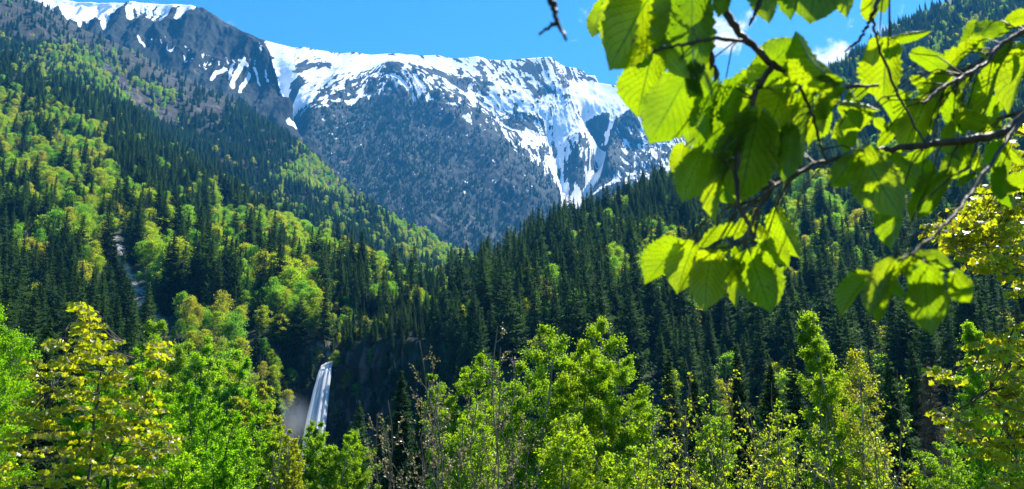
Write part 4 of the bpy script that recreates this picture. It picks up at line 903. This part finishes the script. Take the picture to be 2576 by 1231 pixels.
# base x,y -> tip x,y, width factor, depth, roll (deg), tilt toward the sky 0..1
LV = [(1665,-35,1478,128,.95,1.42,10,.5),(1590,-70,1560,128,.8,1.44,-25,.5),(1725,-60,1700,40,.7,1.46,15,.4),(1745,-60,1752,178,1.0,1.40,5,.3),(1830,-60,1815,30,.6,1.45,-15,.5),
 (1640,132,1607,283,.98,1.38,10,.3),(1668,112,1738,188,.75,1.42,25,.6),(1725,195,1640,345,1.05,1.46,-15,.5),(1745,165,1800,235,.8,1.44,20,.7),(1765,120,1800,200,.6,1.47,-10,.5),(1800,215,1745,330,.9,1.5,25,.5),
 (2090,205,1925,118,.85,1.5,-30,.4),(1900,205,2003,104,.9,1.53,20,.4),(1930,-75,1925,45,.85,1.48,10,.3),(2060,-95,2050,46,1.15,1.5,-10,.3),(2140,-90,2130,25,.9,1.52,12,.4),(2195,-20,2200,48,.9,1.5,0,.6),(2010,-90,1990,30,.8,1.49,20,.4),
 (1852,212,1775,400,.62,1.5,20,.6),(1880,290,1795,450,.5,1.47,-35,.8),(1765,385,1705,500,1.0,1.45,10,.3),(1905,300,1880,500,1.0,1.46,-5,.4),(1965,240,1925,420,.85,1.5,15,.4),(1830,400,1783,542,.55,1.5,10,.6),(1985,325,1995,442,.7,1.52,-20,.8),(1920,180,1850,300,.9,1.53,25,.4),
 (1975,190,1900,330,.9,1.55,-10,.3),(2040,230,1985,380,.7,1.54,30,.5),(2112,205,2008,192,.55,1.5,10,.8),(2118,262,2228,266,.34,1.55,30,.9),(1995,205,1965,247,.9,1.5,0,.8),(2110,235,2030,345,.55,1.55,20,.6),(2185,290,2085,338,.7,1.57,-10,.8),(2150,255,2180,320,.6,1.58,0,.7),(2060,250,2075,330,.5,1.56,10,.5),
 (2236,112,2242,242,1.1,1.55,5,.4),(2240,100,2346,84,.34,1.57,35,.8),(2212,100,2198,158,.85,1.53,0,.6),(2300,135,2400,172,.75,1.58,-15,.4),(2385,185,2330,292,.62,1.6,10,.7),(2455,105,2350,198,.55,1.6,20,.6),(2530,70,2415,88,.65,1.65,-15,.4),(2600,45,2502,34,.75,1.65,10,.7),
 (2600,125,2540,262,.75,1.62,10,.7),(2535,130,2496,315,.38,1.6,20,.4),(2410,285,2550,318,.6,1.6,-15,.6),(2330,255,2288,372,.8,1.58,10,.6),(2260,240,2330,340,.6,1.6,-30,.5),(2280,300,2200,350,.7,1.62,10,.8),(2400,230,2460,330,.7,1.62,15,.6),(2300,200,2390,260,.6,1.62,-20,.4),
 (2350,375,2290,425,.8,1.62,20,.8),(2420,370,2380,440,.7,1.6,-10,.6),(2440,365,2500,430,.6,1.63,10,.7),(2230,330,2185,300,.7,1.6,10,.7),
 (2175,388,2285,535,1.0,1.52,0,.3),(2240,395,2330,470,.8,1.55,20,.4),(2262,508,2244,618,.88,1.48,5,.7),(2150,398,2092,470,.98,1.58,-10,.3),(2345,440,2298,548,.55,1.54,20,.6),(2380,440,2330,545,.5,1.53,-15,.5),(2605,440,2525,482,.8,1.6,10,.7),(2450,440,2400,460,.6,1.58,0,.7),(2520,420,2576,520,.6,1.62,10,.5),
 (1712,620,1612,690,.88,1.45,10,.7),(1742,622,1702,728,1.05,1.43,-5,.6),(1788,638,1776,768,.95,1.41,5,.6),(1862,582,1728,618,.6,1.47,25,.7),(1868,648,1808,715,.75,1.44,-20,.3),(1866,650,1838,760,.5,1.45,10,.6),(1888,640,1958,764,1.08,1.42,-5,.6),(1955,535,2024,640,.75,1.48,15,.5),(1925,618,2005,665,.85,1.45,-10,.4),(1890,560,1965,600,.5,1.5,30,.8),(1880,545,1850,600,.6,1.5,0,.7),(1830,625,1760,680,.6,1.46,10,.5),
 (2328,680,2366,834,.95,1.36,0,.4),(2255,678,2226,816,.46,1.38,15,.4),(2240,665,2192,802,.5,1.37,-20,.3),(2182,700,2108,782,.8,1.4,10,.5),(2292,658,2165,702,.5,1.41,20,.3),(2308,650,2404,662,.85,1.4,-10,.3),(2400,690,2474,762,.85,1.38,15,.6),(2290,650,2310,720,.6,1.42,10,.6),(2265,650,2285,690,.7,1.42,0,.7),(2300,640,2345,640,.7,1.43,20,.4)]
g = rng(77)
fill = [(1760,210,1960,400),(1900,180,2120,330),(1990,220,2200,330),(2060,200,2330,360),(2180,120,2420,330),(2280,180,2500,330),(2380,120,2576,300),(1700,230,1850,400),(1800,330,1990,470),(2200,270,2460,420),(2160,380,2340,480),(2440,20,2576,140),(2350,330,2560,420),(1840,600,1990,700),(1680,600,1820,700),(2220,660,2340,740),(2100,-60,2200,20),(1500,-40,1700,40)]
LV = list(LV)
for k in range(74):
    x0, y0, x1_, y1_ = fill[k % len(fill)]; bx, by = g.uniform(x0, x1_), g.uniform(y0, y1_)
    a = g.normal(math.pi/2, .75); l_ = g.uniform(42, 82)
    LV.append((bx, by, bx+l_*math.cos(a), by+l_*math.sin(a), g.uniform(.5, 1.), 1.58+g.uniform(0, .2), g.normal(0, 28), g.uniform(.2, .9)))
more = []
for k, (bx, by, tx_, ty_, wf, d, roll, tilt) in enumerate(LV):
    if by > 520 and bx < 2100: d += .28; tilt = max(tilt, .55)
    elif bx > 2180 and by < 450: d += .14
    if (bx, by) == (1640, 132): d = 1.66
    if (bx, by) == (2262, 508): d = 1.72
    Bp = P(bx, by, d); v = (P(tx_, ty_, d)-Bp)*(.88 if k < 86 else 1)
    n0 = np.array([g.normal(0, .12), -1+.35*tilt, -(.25+.75*tilt)]); n0 /= np.linalg.norm(n0)       # underside faces the viewer and the ground
    v[1] = np.clip(-(v[0]*n0[0]+v[2]*n0[2])/n0[1], -np.linalg.norm(v)*.6, np.linalg.norm(v)*.6)
    Lx = np.linalg.norm(v); ax = v/Lx; n_ = n0-ax*np.dot(n0, ax); n_ /= np.linalg.norm(n_)
    n_ = -n_                                                            # mesh +z is the upper side
    sd_ = np.cross(n_, ax); a = R(roll); n2 = n_*math.cos(a)+sd_*math.sin(a); s2 = np.cross(n2, ax)
    m4 = Matrix(((ax[0]*Lx, s2[0]*Lx*wf*.84, n2[0]*Lx, Bp[0]), (ax[1]*Lx, s2[1]*Lx*wf*.84, n2[1]*Lx, Bp[1]), (ax[2]*Lx, s2[2]*Lx*wf*.84, n2[2]*Lx, Bp[2]), (0, 0, 0, 1)))
    if k >= 100: more.append((LM[k % len(LM)], m4))
    else:
      o = obj('leaf', LM[k % len(LM)], he); o.matrix_parent_inverse = Matrix.Translation(Vector(-base)); o.matrix_basis = m4
    j = np.argmin(np.linalg.norm(root3-Bp, axis=1)); q = root3[j]
    if np.linalg.norm(q-Bp) > .002:
        far = np.linalg.norm(q-Bp) > .04
        hb.tube([q, (q+Bp)/2+np.array([0, 0, .15*np.linalg.norm(q-Bp)]), Bp, Bp+v*.04], [.0018, .0014, .0011, .0008], 5, 0 if far else 1)
mv, mf, mu_, nv = [], [], [], 0
for me_, m4 in more:
    co = np.zeros(len(me_.vertices)*3, np.float32); me_.vertices.foreach_get('co', co); A = np.array(m4); mv.append(co.reshape(-1, 3)@A[:3, :3].T+A[:3, 3]-base)
    mf.append(grid_faces(40, 15)+nv); uu = np.stack(np.meshgrid(np.linspace(-1, 1, 15), np.linspace(0, 1, 40))[::-1], -1).reshape(-1, 2); mu_.append(uu); nv += len(me_.vertices)
obj('leaves', mesh('leaves', np.concatenate(mv), [np.concatenate(mf)], [hz], smooth=True, uv=np.concatenate(mu_)), he, kind='stuff')
M['petiole'] = leaf_mat('petiole', [(.10,.13,.03)], [(.25,.35,.03)], .5, .4, use_random=False, tw=.3)
for w in (hb, trunk): w.V = [v-base for v in w.V]
obj('trunk', trunk.build('trunk', [M['bark_hazel']], True), he)
obj('branch', hb.build('branch', [M['bark_hazel'], M['petiole']], True), he)
cm_ = MB()
for (x, y, l_) in ((1786, 120, 55), (1762, 150, 42), (1797, 165, 40)):
    s = np.linspace(0, 1, 9); pp = P(x+6*np.sin(s*3), y+l_*s, 1.46); cm_.tube(pp-base, .0032*(.5+np.sin(np.pi*np.clip(s, .08, .92))*1.1)*(1+.15*np.cos(s*60)), 7)
obj('catkin', cm_.build('catkin', [M['bark_hazel']], True), he)
print('LEAFVERTS', NLEAF[0])
HAZE = 6e-5
# ------------------------------------------------------------ air
hm, hnt, ho = mat('haze_air')
pv = N(hnt, 'ShaderNodeVolumePrincipled'); pv.inputs['Color'].default_value = (.06, .42, 1, 1); pv.inputs['Density'].default_value = HAZE; pv.inputs['Anisotropy'].default_value = .15
hnt.links.new(pv.outputs[0], ho.inputs['Volume'])
x0, x1_, y0, y1_, z0, z1 = -8000, 8000, -8000, 8000, -1700, 3300
V = [(x, y, z) for x in (x0, x1_) for y in (y0, y1_) for z in (z0, z1)]
obj('haze', mesh('haze', V, [np.array([(0,1,3,2),(4,6,7,5),(0,4,5,1),(2,3,7,6),(0,2,6,4),(1,5,7,3)])], [hm]), kind='stuff')
